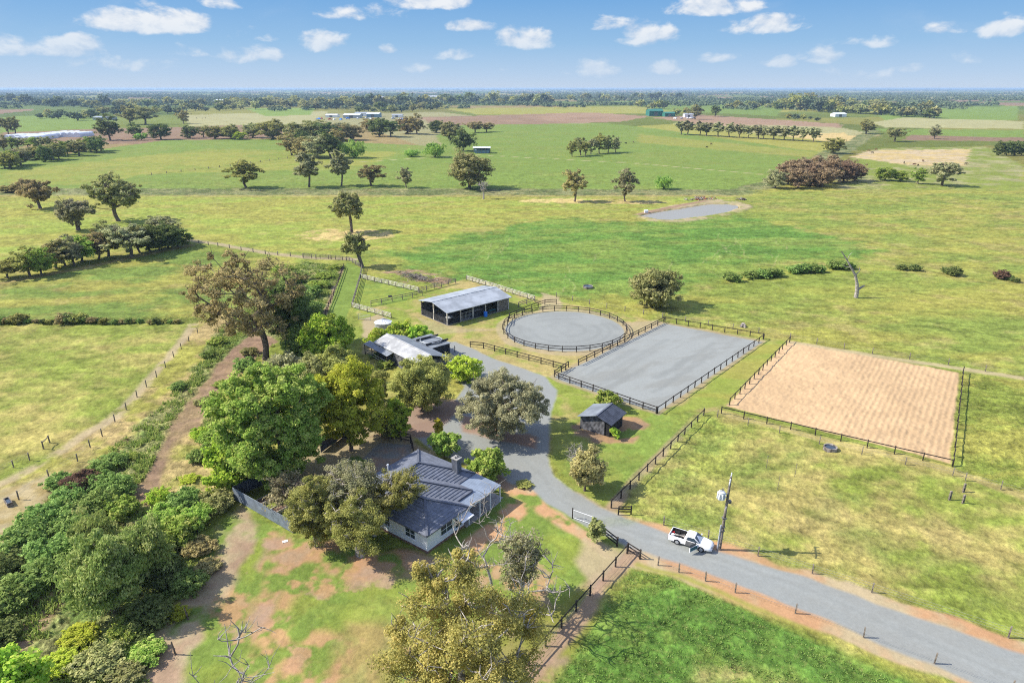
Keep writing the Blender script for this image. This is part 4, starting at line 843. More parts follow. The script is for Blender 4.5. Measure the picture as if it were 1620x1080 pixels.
shr = [(130, 775, 62, 'maroon', 1.0, 'dark red leaved shrub at the top of the thicket'), (165, 770, 50, 'deep', 1, None), (185, 780, 60, 'deep', 1, None), (95, 768, 44, 'deep', .9, None), (110, 800, 60, 'deep', 1, None), (150, 810, 70, 'deep', 1, None), (190, 815, 60, 'green', 1, None), (75, 830, 70, 'deep', 1, None), (120, 850, 70, 'deep', 1.1, None), (40, 870, 80, 'deep', 1, None), (85, 885, 80, 'deep', 1.1, None), (10, 905, 70, 'dark', 1, None),
       (55, 930, 80, 'deep', 1, None), (15, 960, 80, 'deep', 1, None), (0, 1010, 70, 'dark', .8, None), (250, 790, 40, 'bright', .8, None), (262, 825, 60, 'green', 1, None), (292, 800, 56, 'deep', 1, None), (310, 830, 60, 'green', 1.1, None), (345, 800, 56, 'gum', 1, 'grey green shrub against the corner of the zinc garden fence'), (280, 860, 76, 'green', 1.2, None), (320, 870, 50, 'gumbrown', .8, 'brown twiggy shrub on the right edge of the thicket'), (245, 880, 70, 'green', 1.2, None),
       (215, 905, 70, 'green', 1.1, None), (270, 920, 64, 'dark', 1.2, None), (300, 935, 56, 'deep', 1.2, None), (240, 985, 76, 'dark', 1.1, None), (205, 1000, 60, 'green', .8, None), (282, 975, 34, 'yellow', 1, 'yellow green upright shrub at the edge of the red soil lawn'), (230, 1040, 60, 'green', .7, None), (130, 1010, 60, 'yellow', .6, None), (160, 1055, 80, 'gum', .7, None), (95, 1050, 60, 'yellow', .6, None), (200, 1075, 60, 'gum', .7, None), (330, 900, 44, 'gumbrown', .6, None),
       (170, 738, 50, 'deep', .7, None), (205, 725, 30, 'green', .6, None), (325, 725, 44, 'deep', .9, None), (335, 700, 40, 'green', .9, None), (300, 760, 30, 'yellow', .5, None), (318, 690, 34, 'bright', .9, 'lime shrub at the left foot of the largest green tree'), (282, 615, 26, 'deep', .8, None), (330, 565, 26, 'deep', .9, None), (345, 545, 30, 'green', .8, None), (322, 640, 30, 'gum', .8, None), (388, 585, 40, 'deep', 1.0, 'dark round shrub beneath the tallest brown gum'), (350, 610, 24, 'green', .6, None),
       (488, 470, 44, 'deep', .9, None), (505, 455, 36, 'green', .7, None), (470, 445, 44, 'deep', .8, None), (450, 430, 36, 'green', .7, None), (495, 495, 40, 'deep', .9, None), (515, 440, 30, 'green', .6, None), (425, 425, 30, 'gumbrown', .6, None), (530, 425, 26, 'green', .5, None), (460, 470, 40, 'green', .9, None), (498, 520, 36, 'deep', .9, None), (410, 445, 30, 'green', .7, None),
       (395, 560, 28, 'gum', .8, None), (512, 700, 30, 'deep', .5, None), (560, 735, 34, 'deep', .6, None), (830, 768, 26, 'olive', .6, 'low shrub beside the veranda path'), (610, 580, 30, 'green', .7, 'green shrub below the garage lean-to'), (595, 565, 22, 'deep', .6, None)]
for (x_, y_, w_, lf, hs2, lb) in shr:
    p = G(x_, y_); R = w_ / 2 / FPX * depth(p); tm, cm, h0, r0 = random.choice(VAR['shrub'])
    t = empty('shrub', p, random.uniform(0, 6), lb or ('dense shrub of the lower left thicket' if x_ < 480 and y_ > 700 else 'leafy shrub of the weedy bank or garden'), 'shrub', TH if y_ > 700 and x_ < 480 else 'shrubs of the bank and garden')
    t.scale = (R / r0, R / r0, R / r0 * hs2 * .74); link('trunk', tm, t); c = link('crown', cm, t); c.material_slots[0].link = 'OBJECT'; c.material_slots[0].material = M[lf]
# --- far belts: individual crowns first, then woodland masses
fr = random.Random(12); nfar = 0
belts = [((60, 187), (110, 187), 7, 14), ((120, 190), (150, 186), 6, 18), ((150, 182), (300, 178), 16, 20), ((300, 176), (420, 172), 10, 16), ((0, 160), (50, 165), 8, 18), ((60, 168), (330, 168), 26, 18), ((345, 170), (480, 168), 18, 20),
         ((480, 172), (690, 166), 34, 22), ((560, 178), (700, 174), 16, 16), ((690, 164), (870, 162), 26, 18), ((820, 163), (870, 163), 7, 16), ((900, 158), (1080, 156), 18, 14), ((1005, 171), (1060, 170), 8, 16), ((1060, 183), (1110, 182), 6, 14), ((1150, 172), (1230, 171), 12, 18), ((1230, 172), (1480, 186), 46, 24),
         ((1240, 166), (1470, 176), 30, 22), ((1245, 188), (1320, 194), 9, 12), ((1480, 186), (1550, 188), 9, 18), ((1555, 172), (1620, 176), 9, 14), ((1090, 160), (1200, 160), 12, 12)]
BN = ['the belt left of the far left brown field', 'the short belt right of it', 'the belt over the brown field', 'the belt left of the bright green strip', 'the left edge belt near the horizon', 'the long belt near the left horizon', 'the belt behind the bright green strip', 'the thick belt behind the industrial sheds', 'the belt right behind the industrial sheds', 'the centre belt behind the red field',
      'the small copse in the centre distance', 'the faint belt right of centre', 'the belt left of the green iron shed', 'the trees right of the green iron shed', 'the trees left of the right hand woodland', 'the right hand woodland front', 'the right hand woodland back', 'the low trees before the white farmhouse', 'the trees right of the woodland', 'the trees at the far right edge', 'the faint belt above the green iron shed']
for bn_, (a_, b_, n_, w_) in zip(BN, belts):
    for i in range(n_):
        t_ = (i + fr.random()) / n_; x_ = a_[0] + (b_[0] - a_[0]) * t_; y_ = a_[1] + (b_[1] - a_[1]) * t_ + fr.uniform(-2, 2)
        if nfar >= 300: break
        w2 = w_ * fr.uniform(.6, 1.2); nfar += 1
        T('fargum', x_, y_, y_ - w2 * fr.uniform(.55, .85), w2, 'distant tree of ' + bn_, 'trees of ' + bn_, fr.choice(['far', 'far', 'gum', 'dark', 'gum', 'olive']), name='distant_tree')
def woodland():
    rng = np.random.default_rng(8); cen = []; rad = []
    def belt(x0, y0, x1, y1, n, jy, s):
        for i in range(n):
            t = rng.random(); x_ = x0 + (x1 - x0) * t; y_ = y0 + (y1 - y0) * t + rng.normal() * jy
            if y_ < 141.2: continue
            p = G(x_, y_); r = s * rng.uniform(3.5, 8); cen.append((p.x, p.y, r * .62)); rad.append(r)
    for k in range(150):
        y0 = 141.5 + 17 * rng.random() ** 1.25; x0 = rng.uniform(-450, 2000); L = rng.uniform(40, 300)
        belt(x0, y0, x0 + L, y0 + rng.normal() * .6, int(L * .7), .35 + (y0 - 141) * .03, 1.0 + max(0, (147 - y0)) * .25)
    for k in range(60):
        y0 = rng.uniform(142, 176); x0 = rng.uniform(-200, 1800); belt(x0, y0, x0 + 40, y0, 8, .6, 1)
    for k in range(120):
        y0 = rng.uniform(145, 168); x0 = rng.uniform(-300, 1900); belt(x0, y0, x0 + rng.uniform(30, 160), y0 + rng.normal(), 70, .7, 1)
    for k in range(60): belt(-900, 141.3 + k * .03, 2500, 141.3 + k * .03, 90, .05, 3.2)
    for (x0, y0, x1, y1, n, j) in [(480, 170, 720, 162, 500, 2.2), (0, 158, 120, 162, 160, 1.6), (690, 162, 860, 158, 260, 1.6), (900, 156, 1090, 154, 220, 1.3), (1230, 168, 1470, 178, 560, 2.5), (1480, 158, 1700, 158, 200, 1.2), (1150, 160, 1420, 158, 300, 1.4), (60, 166, 340, 163, 240, 1.6), (340, 160, 700, 156, 500, 1.6), (860, 150, 1300, 150, 500, 1.2)]:
        belt(x0, y0, x1, y1, n, j, 1.0)
    cen = np.array(cen); rad = np.array(rad); per = 26
    d = rng.normal(size=(len(cen) * per, 3)); d /= np.linalg.norm(d, axis=1)[:, None]; d[:, 2] = np.abs(d[:, 2]) * 1.0 - .25
    ci = np.repeat(np.arange(len(cen)), per); f = rng.uniform(.7, 1.05, len(ci))
    pos = cen[ci] + d * (rad[ci] * f)[:, None] * np.array([1, 1, .8])
    nrm = d + rng.normal(size=d.shape) * .35 + np.array([0, 0, .3]); nrm /= np.linalg.norm(nrm, axis=1)[:, None]
    a = np.cross(nrm, rng.normal(size=d.shape)); a /= np.linalg.norm(a, axis=1)[:, None]; b = np.cross(nrm, a); s = (rad[ci] * rng.uniform(.28, .5, len(ci)))[:, None]
    V = np.stack([pos - a * s, pos + b * s, pos + a * s, pos - b * s], 1).reshape(-1, 3); V[:, 2] = np.maximum(V[:, 2], -.5)
    rnd = np.clip(rng.random(len(cen))[ci] * .7 + rng.random(len(ci)) * .3, 0, 1)
    print('woodland', len(cen))
    link('distant_woodland', mesh_np('distant_woodland', V, np.arange(len(V)).reshape(-1, 4), M['far'], False, {'rnd': ('FLOAT', np.repeat(rnd, 4))}), kind='stuff')
woodland()
# --- weeds and long grass (uncountable): one mesh each
def tufts(name, regions, dens, h, w, leafm, seed):
    rng = np.random.default_rng(seed); P = []
    for px in regions:
        Q = np.array([tuple(G(*q))[:2] for q in px]); lo, hi = Q.min(0), Q.max(0); n = int(dens * np.prod(hi - lo))
        X = rng.uniform(lo[0], hi[0], n); Y = rng.uniform(lo[1], hi[1], n)
        ins = np.zeros(n, bool)
        for i in range(len(Q)):
            a, b = Q[i], Q[(i + 1) % len(Q)]; ins ^= ((a[1] > Y) != (b[1] > Y)) & (X < (b[0] - a[0]) * (Y - a[1]) / (b[1] - a[1] + 1e-12) + a[0])
        k = fbm(X / 2.5, Y / 2.5, 3, seed); ins &= rng.random(n) < (sst(k, .38, .6) if h > .2 else .3 + .4 * k)
        P.append(np.stack([X[ins], Y[ins]], 1))
    P = np.concatenate(P); n = len(P); per = 5; ci = np.repeat(np.arange(n), per)
    sc_ = (.5 + rng.random(n) ** 2 * 1.0)[ci]
    b0 = np.concatenate([P[ci] + rng.normal(size=(len(ci), 2)) * w * .5, np.full((len(ci), 1), -.02)], 1)
    th = rng.random(len(ci)) * math.tau; o = np.stack([np.cos(th), np.sin(th)], 1)
    tip = b0.copy(); tip[:, :2] += rng.normal(size=(len(ci), 2)) * h * .45; tip[:, 2] = h * sc_ * rng.uniform(.6, 1.2, len(ci))
    wv = np.concatenate([o * (w * .28), np.zeros((len(ci), 1))], 1)
    V = np.stack([b0 - wv, b0 + wv, tip + wv * .35, tip - wv * .35], 1).reshape(-1, 3)
    rnd = np.clip(rng.random(n)[ci] * .6 + rng.random(len(ci)) * .4, 0, 1); print(name, n)
    link(name, mesh_np(name, V, np.arange(len(V)).reshape(-1, 4), leafm, False, {'rnd': ('FLOAT', np.repeat(rnd, 4))}), kind='stuff')
M['grass'] = leafmat('grass blade', (.075, .13, .028), (.13, .20, .045), (.24, .26, .09), .3)
M['weed'] = leafmat('weed blade', (.08, .12, .03), (.15, .20, .045), (.28, .28, .10), .35)
tufts('long_grass', [[(1005, 900), (1060, 912), (1180, 968), (1320, 1034), (1450, 1090), (1560, 1160), (700, 1160), (850, 1115), (905, 1035)]], 26, .08, .12, M['grass'], 5)
tufts('weeds', [[(545, 422), (520, 470), (500, 520), (440, 535), (430, 500), (430, 440), (480, 415)], [(430, 440), (400, 518), (350, 565), (300, 625), (262, 685), (240, 735), (205, 785), (230, 802), (245, 860), (235, 1090), (-60, 1200), (-100, 950), (0, 880), (90, 775), (190, 700), (300, 600), (350, 520)], [(440, 542), (380, 592), (340, 642), (302, 702), (277, 762), (242, 802), (240, 900), (300, 900), (330, 800), (345, 640), (400, 570)]], 9, .40, .34, M['weed'], 6)
# ------------------------------------------------------------------ fences
_pm = {}
def post_mesh(w, h, m):
    k = (w, h, m)
    if k not in _pm:
        b = MB(); b.box(-w / 2, w / 2, -w / 2, w / 2, -.2, h); me = bpy.data.meshes.new('post'); me.from_pydata(b.v, [], b.f); me.update(); me.materials.append(M[m]); _pm[k] = me
    return _pm[k]
def fence(px, label, m='darkwood', h=1.25, pw=.14, gap=2.6, rails=(1.15, .65), rh=.14, rt=.06, rm=None, wires=(), name='fence', pts=None, cat='fence', closed=False, group=None, at=None):
    P = pts or [G(*p) for p in px]
    if closed: P = P + [P[0]]
    o = P[0]; t = empty(name, o, 0, label, cat, group); Q = []
    for i in range(len(P) - 1):
        a, b = P[i], P[i + 1]; L = (b - a).length; n = 1 if at else max(1, round(L / gap))
        for j in range(n): Q.append(a.lerp(b, j / n))
    if not closed: Q.append(P[-1])
    me = post_mesh(pw, h, m); ang = 0
    rr = random.Random(len(Q))
    for i, q in enumerate(Q[:100]):
        d = (Q[min(i + 1, len(Q) - 1)] - Q[max(0, i - 1)]); ang = math.atan2(d.y, d.x)
        c = link('post', me, t); c.location = q - o; c.rotation_euler = (rr.uniform(-.03, .03), rr.uniform(-.03, .03), ang); c.scale.z = rr.uniform(.95, 1.05)
    R_ = Q + ([Q[0]] if closed else [])
    hj = [rr.uniform(-.02, .02) for _ in R_]
    for z in rails:
        b = MB()
        for i in range(len(R_) - 1): b.beam(R_[i] - o + Vector((0, 0, z + hj[i])), R_[i + 1] - o + Vector((0, 0, z + hj[i + 1])), rt, rh)
        b.build('rail', M[rm or m], t)
    if wires:
        b = MB()
        for z in wires:
            for i in range(len(R_) - 1): b.beam(R_[i] - o + Vector((0, 0, z)), R_[i + 1] - o + Vector((0, 0, z)), .012, .012)
        b.build('wire', M['wire'], t)
    return t
rc = G(893, 521.5)
fence(None, 'round dark timber fence around the circular grey yard', pts=[Vector((rc.x + 13.1 * math.cos(a), rc.y + 13.1 * math.sin(a), 0)) for a in np.linspace(0, math.tau, 30, endpoint=False)], closed=True, gap=9)
fence([(803, 515), (806, 503), (862, 482), (880, 481)], 'dark timber race fence outside the far left of the round yard')
fence([(915, 578), (1050, 510)], 'dark timber fence along the left side of the rectangular grey arena')
fence([(1052, 509), (1207, 536)], 'dark timber fence along the far side of the rectangular grey arena', rails=(1.1,))
fence([(1208, 537), (1040, 654)], 'long dark timber fence along the right side of the rectangular grey arena', rails=(1.1,))
fence([(1038, 654), (884, 600), (877, 596), (899, 581)], 'dark timber fence along the near side of the rectangular grey arena')
fence([(744, 549), (765, 551), (895, 586)], 'dark timber fence between the drive and the round yard lawn')
fence([(1154, 640), (1249, 541)], 'dark timber fence along the left side of the sand yard', rails=(1.1,))
fence([(1141, 654), (1506, 739)], 'dark timber fence along the near side of the sand yard', rails=(1.1,), gap=3.4)
fence([(1507, 738), (1523, 590)], 'dark fence down the right side of the sand yard', rails=(1.1,), gap=3.2)
fence([(967, 803), (1113, 658)], 'dark post and rail fence running from the drive up to the sand yard', rails=(1.1,), wires=(.75, .4))
fence([(978, 814), (998, 814)], 'short dark panel of three rails beside the upper edge of the drive', rails=(1.15, .8, .45))
fence([(992, 875), (808, 1084), (760, 1140)], 'dark post and rail fence along the bottom lush paddock', rails=(1.1,), wires=(.75, .4), gap=2.9)
fence([(953, 846), (976, 864)], 'dark angled rails under the small tree by the gate', rails=(1.1, .7, .3), gap=2.2)
fence([(993, 872), (1012, 884)], 'dark angled brace rails at the corner of the lush paddock', rails=(1.1, .7, .3), gap=2.2)
fence([(1041, 894), (1074, 905), (1116, 919), (1163, 937), (1258, 970), (1366, 1008), (1478, 1049), (1600, 1095)], 'wire fence with brown posts along the lower edge of the drive', m='greywood', rails=(), wires=(1.1, .8, .5), at=1, pw=.12)
fence([(1050, 831), (1120, 853), (1199, 879), (1285, 907), (1379, 937), (1595, 1008), (1700, 1042)], 'wire fence with grey posts along the upper edge of the drive', m='greywood', rails=(), wires=(1.1, .8, .5), at=1, pw=.12)
fence([(557, 487), (619, 504)], 'pale four rail fence in front of the water tank', m='greywood', rm='palewood', rails=(1.3, 1.0, .7, .4), rh=.12)
fence([(571, 441), (662, 462)], 'pale four rail fence on the far side of the small day yard', m='greywood', rm='palewood', rails=(1.3, 1.0, .7, .4), rh=.12)
fence([(557, 487), (570, 441), (573, 425), (553, 413), (520, 410), (480, 408)], 'grey timber fence along the right side of the green stable lane', m='greywood', rm='greywood', rails=(1.3, 1.0, .7, .4), rh=.10)
fence([(587, 484), (668, 467)], 'brown timber fence across the near side of the small day yard', m='greywood', rm='greywood', rails=(1.2, .7))
fence([(663, 463), (721, 448)], 'weathered grey fence left of the big stable below the brush pile', m='greywood', rails=(1.3, 1.0, .7, .4), rh=.10)
fence([(738, 443), (846, 476)], 'pale rail fence behind the big stable', m='greywood', rm='palewood', rails=(1.3, 1.0, .7, .4), rh=.12)
fence([(846, 477), (820, 486)], 'short brown rail fence right of the big stable', m='greywood', rails=(1.2, .8, .4))
fence([(544, 424), (528, 468), (512, 505)], 'dark low fence along the left side of the green stable lane', rails=(1.0, .5), gap=3)
fence([(313, 527), (299, 540), (287, 552), (275, 565), (262, 581), (248, 597), (232, 612), (217, 628), (200, 648), (182, 667), (162, 690), (143, 708), (123, 730), (78, 756), (30, 790)], 'wire fence with grey posts right of the dirt track on the left', m='greywood', rails=(), wires=(1.1, .7), at=1, pw=.12)
fence([(79, 700), (69, 710)], 'pair of grey strainer posts with a rail left of the dirt track', m='greywood', rails=(1.0,), gap=9)
fence([(47, 728), (22, 740), (-20, 760)], 'wire fence left of the dirt track at the left edge', m='greywood', rails=(), wires=(1.1, .7), at=1, pw=.12)
fence([(300, 384), (345, 390), (420, 402), (500, 409), (548, 412)], 'wire fence along the track beyond the bushy bank', m='greywood', rails=(), wires=(1.1, .7), gap=5, pw=.2)
fence([(1250, 537), (1380, 560), (1500, 577), (1620, 599), (1760, 622)], 'wire fence along the dirt path behind the sand yard', m='greywood', rails=(), wires=(1.1, .7), gap=6, pw=.14)
fence([(1050, 503), (1120, 515), (1200, 527), (1250, 536)], 'wire fence behind the far side of the grey arena', m='greywood', rails=(), wires=(1.1, .7), gap=5, pw=.14)
fence([(1113, 656), (1135, 660), (1183, 673), (1233, 685), (1296, 702), (1363, 719), (1432, 735), (1507, 752), (1527, 760), (1583, 774), (1700, 806)], 'wire fence with grey posts just below the sand yard', m='greywood', rails=(), wires=(1.0, .6), at=1, pw=.11)
fence([(880, 470), (960, 487), (1048, 503)], 'wire fence between the round yard and the lush paddock', m='greywood', rails=(), wires=(1.0, .6), gap=5, pw=.14)
fence([(604, 690), (650, 701), (654, 716)], 'black rail fence around the back patio of the house', m='darkwood', rails=(1.4, .9, .4), gap=1.8)
fence([(240, 277), (330, 267), (455, 251)], 'thin fence line across the green field on the left', m='greywood', rails=(), wires=(1.0,), gap=9, pw=.3)
for (x_, y_, w_) in ((1524, 778, 'upper'), (1523, 796, 'lower'), (1502, 790, 'left')):
    p = G(x_, y_); b = MB(); b.box(-.11, .11, -.11, .11, -.1, 1.2); b.hexa([(-.11, -.11, 1.2), (.11, -.11, 1.2), (.11, .11, 1.2), (-.11, .11, 1.2), (-.06, -.06, 1.27), (.06, -.06, 1.27), (.06, .06, 1.27), (-.06, .06, 1.27)])
    o = b.build('loose_post', M['greywood'], label='grey standalone post right of the sand yard corner, the %s of three' % w_, cat='post', group='loose posts below the sand yard'); o.location = p
# pipe gate standing open
p0, p1 = G(907, 820), G(941, 832); d = p1 - p0
t = empty('pipe_gate', p0, math.atan2(d.y, d.x), 'open white pipe gate beside the drive near the house', 'gate'); L = d.length
b = MB(); 
for (a_, c_) in (((0, 0, .15), (L, 0, .15)), ((0, 0, 1.2), (L, 0, 1.2)), ((0, 0, .15), (0, 0, 1.2)), ((L, 0, .15), (L, 0, 1.2)), ((L / 2, 0, .15), (L / 2, 0, 1.2))): b.tube(a_, c_, .03)
b.build('frame', M['white'], t); b = MB()
for i in range(1, 6): b.tube((0, 0, .15 + i * .175), (L, 0, .15 + i * .175), .007, n=5)
b.build('mesh_infill', M['wire'], t); b = MB(); b.tube((-.12, 0, -.2), (-.12, 0, 1.45), .07); b.build('post', M['darkwood'], t)
# ------------------------------------------------------------------ house
def frame_obj(name, origin, adir, label, cat):
    return empty(name, origin, math.atan2(adir[1], adir[0]), label, cat)
A_ = Vector((.5986, .8010)); EC = G(675.2, 848.3, 2.7)
H = frame_obj('farm_house', (EC.x, EC.y, 0), A_, 'white farm house with charcoal stepped hip roof', 'house')
PIT = math.tan(math.radians(23))
rects = [(0, 7.0, 0, 14), (0, 9.9, 1.85, 14), (0, 13.1, 4.15, 14)]
g_ = .06; xs = np.arange(0, 13.1 + 1e-6, g_); ys = np.arange(0, 14 + 1e-6, g_); X, Y = np.meshgrid(xs, ys)
hh = np.full(X.shape, -1.)
for (a0, a1, b0, b1) in rects:
    dd = np.minimum(np.minimum(X - a0, a1 - X), np.minimum(Y - b0, b1 - Y)); hh = np.maximum(hh, dd)
inside = hh >= -1e-6
cz = .36; fr_ = (hh / cz) % 1.0
zz = 2.72 + hh * PIT - (fr_) * .075
ny, nx = X.shape; idx = np.arange(nx * ny).reshape(ny, nx)
f4 = np.stack([idx[:-1, :-1], idx[:-1, 1:], idx[1:, 1:], idx[1:, :-1]], -1)
ok = inside[:-1, :-1] & inside[:-1, 1:] & inside[1:, 1:] & inside[1:, :-1]
V = np.stack([X.ravel(), Y.ravel(), zz.ravel()], 1); F4 = f4[ok]
used = np.unique(F4); mp = np.zeros(len(V), int); mp[used] = np.arange(len(used))
roof = link('roof', mesh_np('roof', V[used], mp[F4], M['roofdark']), H)
def rh(a, b_): return 2.72 + PIT * max(min(a - r[0], r[1] - a, b_ - r[2], r[3] - b_) for r in rects)
caps = MB()
def cap_(a, b_): caps.beam((a[0], a[1], rh(*a) + .03), (b_[0], b_[1], rh(*b_) + .03), .26, .09)
cap_((0, 0), (3.5, 3.5)); cap_((7, 0), (3.5, 3.5)); cap_((9.9, 1.85), (4.95, 6.8)); cap_((13.1, 4.15), (8.175, 9.075)); cap_((13.1, 14), (8.175, 9.075)); cap_((8.175, 9.075), (6.55, 9.075)); cap_((0, 14), (6.5, 7.5)); cap_((3.5, 3.5), (3.5, 5.35)); cap_((3.5, 5.35), (4.95, 6.8)); cap_((4.95, 6.8), (4.95, 7.5)); cap_((4.95, 7.5), (6.55, 9.075))
caps.build('ridge_cap', M['ridge'], roof)
gut = MB(); outl = [(0, 0), (7, 0), (7, 1.85), (9.9, 1.85), (9.9, 4.15), (13.1, 4.15), (13.1, 14), (0, 14)]
for i in range(8):
    a, c = outl[i], outl[(i + 1) % 8]; gut.beam((a[0], a[1], 2.64), (c[0], c[1], 2.64), .13, .15)
gut.build('gutter', M['ridge'], roof)
so_ = MB(); so_.slab([(0, .0, 2.6), (7, 0, 2.6), (7, 14, 2.6), (0, 14, 2.6)], .03); so_.slab([(7, 1.85, 2.6), (9.9, 1.85, 2.6), (9.9, 14, 2.6), (7, 14, 2.6)], .03); so_.slab([(9.9, 4.15, 2.6), (13.1, 4.15, 2.6), (13.1, 14, 2.6), (9.9, 14, 2.6)], .03); so_.build('soffit', M['frame'], roof)
e_ = .45
w1 = MB(); w1.box(e_, 6.6, e_, 13.55, 0, 2.57); w1.build('wall', M['whitewall'], H)
w2 = MB(); w2.box(6.603, 9.5, 2.3, 13.547, 0, 2.565); w2.box(9.503, 12.65, 4.6, 13.543, 0, 2.56); w2.build('wall', M['brick'], H)
pl = MB(); pl.box(e_ - .04, 6.64, e_ - .04, 13.59, -.1, .28); pl.build('plinth', M['brick'], H)
def window(face, u0, u1, z0, z1, mull=1):
    """face 'b0': wall at y=e_ (right front); 'a0': wall at x=e_ (left front)"""
    fm = MB(); gm = MB(); t_ = .07
    def bx(mb, ua, ub, za, zb, p0_, p1_):
        if face == 'b0': mb.box(ua, ub, e_ - p1_, e_ - p0_, za, zb)
        elif face == 'a0': mb.box(e_ - p1_, e_ - p0_, ua, ub, za, zb)
        else: mb.box(ua, ub, 2.3 - p1_, 2.3 - p0_, za, zb)
    bx(fm, u0, u1, z0, z0 + t_, .0, .06); bx(fm, u0, u1, z1 - t_, z1, .0, .06); bx(fm, u0, u0 + t_, z0 + t_, z1 - t_, .0, .06); bx(fm, u1 - t_, u1, z0 + t_, z1 - t_, .0, .06)
    for i in range(mull):
        u = u0 + (u1 - u0) * (i + 1) / (mull + 1); bx(fm, u - .03, u + .03, z0 + t_, z1 - t_, .0, .055)
    zm = (z0 + z1) / 2; bx(fm, u0 + t_, u1 - t_, zm - .025, zm + .025, .0, .05)
    f = fm.build('window', M['frame'], H); bx(gm, u0 + t_, u1 - t_, z0 + t_, z1 - t_, .002, .02); gm.build('pane', M['glass'], f); sm_ = MB(); bx(sm_, u0 - .06, u1 + .06, z0 - .08, z0 - .004, .0, .14); sm_.build('sill', M['frame'], f)
window('b0', 2.6, 4.6, .95, 2.25, 1); window('b0', 5.0, 6.2, .55, 2.3, 0); window('a0', 2.2, 3.8, 1.0, 2.2); window('a0', 6.2, 8.2, 1.0, 2.2); window('a0', 10.2, 11.8, 1.0, 2.2)
window('v', 7.2, 8.8, .5, 2.2)
dr = MB(); dr.box(8.95, 9.4, 2.22, 2.297, .05, 2.1); dr.build('door', M['glass'], H)
vr = MB(); vr.slab([(7.1, .1, 2.42), (13.25, .1, 2.42), (13.25, 4.1, 2.60), (9.96, 4.1, 2.60), (9.96, 1.8, 2.50), (7.1, 1.8, 2.50)], .05)
v_ = vr.build('veranda_roof', M['verandaroof'], H); bm_ = MB(); bm_.beam((7.1, .16, 2.3), (13.2, .16, 2.3), .06, .16); bm_.beam((13.2, .2, 2.3), (13.2, 4.1, 2.42), .06, .16); bm_.build('beam', M['frame'], v_)
for a in (7.2, 9.2, 11.2, 13.1): q = MB(); q.box(a - .06, a + .06, .12, .24, 0, 2.24); q.build('post', M['frame'], H)
fl = MB(); fl.box(6.65, 13.3, .1, 2.2, -.05, .10); fl.box(9.55, 13.3, 2.203, 4.5, -.05, .105); fl.build('veranda_floor', M['concrete'], H)
cm_ = MB(); cm_.box(11.0, 11.8, 5.2, 6.1, 2.6, 5.05); ch = cm_.build('chimney', M['chim'], H); cc_ = MB(); cc_.box(10.93, 11.87, 5.13, 6.17, 5.055, 5.17); cc_.build('chimney_cap', M['concrete'], ch); cp_ = MB(); cp_.tube((11.2, 5.6, 5.17), (11.2, 5.6, 5.4), .12); cp_.tube((11.6, 5.6, 5.17), (11.6, 5.6, 5.4), .12); cp_.build('chimney_pot', M['grey'], ch)
vp = MB(); vp.tube((6.0, 12.2, 3.2), (6.0, 12.2, 4.3), .07); vp.tube((6.0, 12.2, 4.3), (6.0, 12.2, 4.45), .15, .12); vp.build('vent_pipe', M['frame'], H)
aw = MB(); aw.slab([(4.9, -.9, 2.02), (6.9, -.9, 2.02), (6.9, .44, 2.2), (4.9, .44, 2.2)], .05); aw.build('porch_roof', M['frame'], H)
st_ = MB(); st_.box(13.32, 14.1, .4, 2.2, -.05, .08); st_.build('step', M['concrete'], H)
# small things on the lawn
p = G(451, 856); b = MB(); b.box(-.3, .3, -.2, .2, .0, .04); b.box(-.3, -.26, -.2, .2, .044, .10); o = b.build('white_board', M['white'], label='small white board lying on the red soil by the garden fence', cat='board'); o.location = p; o.rotation_euler.z = .5
# garden fence + beds
def sheet_fence(px, label, m, h=1.7, name='sheet_fence'):
    P = [G(*q) for q in px]; t = empty(name, P[0], 0, label, 'fence')
    for i in range(len(P) - 1):
        a, b_ = P[i] - P[0], P[i + 1] - P[0]; L = (b_ - a).length; n = max(1, round(L / 2.4)); q = MB()
        ang = math.atan2((b_ - a).y, (b_ - a).x)
        k = MB(); m_ = int(L / .1); zig = []
        for j in range(m_ + 1): zig.append(Vector((L * j / m_, .018 * (1 if j % 2 else -1), 0)))
        for j in range(m_):
            p_, q_ = zig[j], zig[j + 1]; k.poly([(p_.x, p_.y, .05), (q_.x, q_.y, .05), (q_.x, q_.y, h), (p_.x, p_.y, h)])
        o = k.build('panel', M[m], t); o.location = a; o.rotation_euler.z = ang; sd_ = o.modifiers.new('thick', 'SOLIDIFY'); sd_.thickness = .012
        k = MB(); k.beam(a + Vector((0, 0, h + .03)), b_ + Vector((0, 0, h + .03)), .06, .05); k.build('rail', M[m], t)
        for j in range(n + 1):
            c = link('post', post_mesh(.09, h, 'grey'), t); c.location = a.lerp(b_, j / n) + Vector((0, .06, 0)); c.rotation_euler.z = ang
sheet_fence([(371, 790), (463, 843)], 'zinc sheet fence on the near side of the vegetable garden', 'zinc')
sheet_fence([(371, 788), (414, 768)], 'charcoal sheet fence on the left side of the vegetable garden', 'navy')
sheet_fence([(508, 716), (541, 692), (560, 700)], 'charcoal sheet fence behind the yellow green elm', 'navy')
for (a_, b_, c_) in ((405, 800, 'left'), (432, 812, 'right')):
    p = G(a_, b_); t = empty('garden_bed', p, math.radians(52), 'long timber edged %s garden bed behind the zinc fence' % c_, 'garden bed', 'raised garden beds'); b = MB()
    b.box(-.1, 4.2, -.6, -.54, 0, .4); b.box(-.1, 4.2, .54, .6, 0, .4); b.box(-.16, -.103, -.6, .6, 0, .4); b.box(4.203, 4.26, -.6, .6, 0, .4); b.build('edging', M['palewood'], t)
    b = MB(); b.box(-.1, 4.2, -.535, .535, -.05, .3); b.build('soil', mat('bed soil', (.16, .10, .07), .95, .4, 4, .05, 8), t)
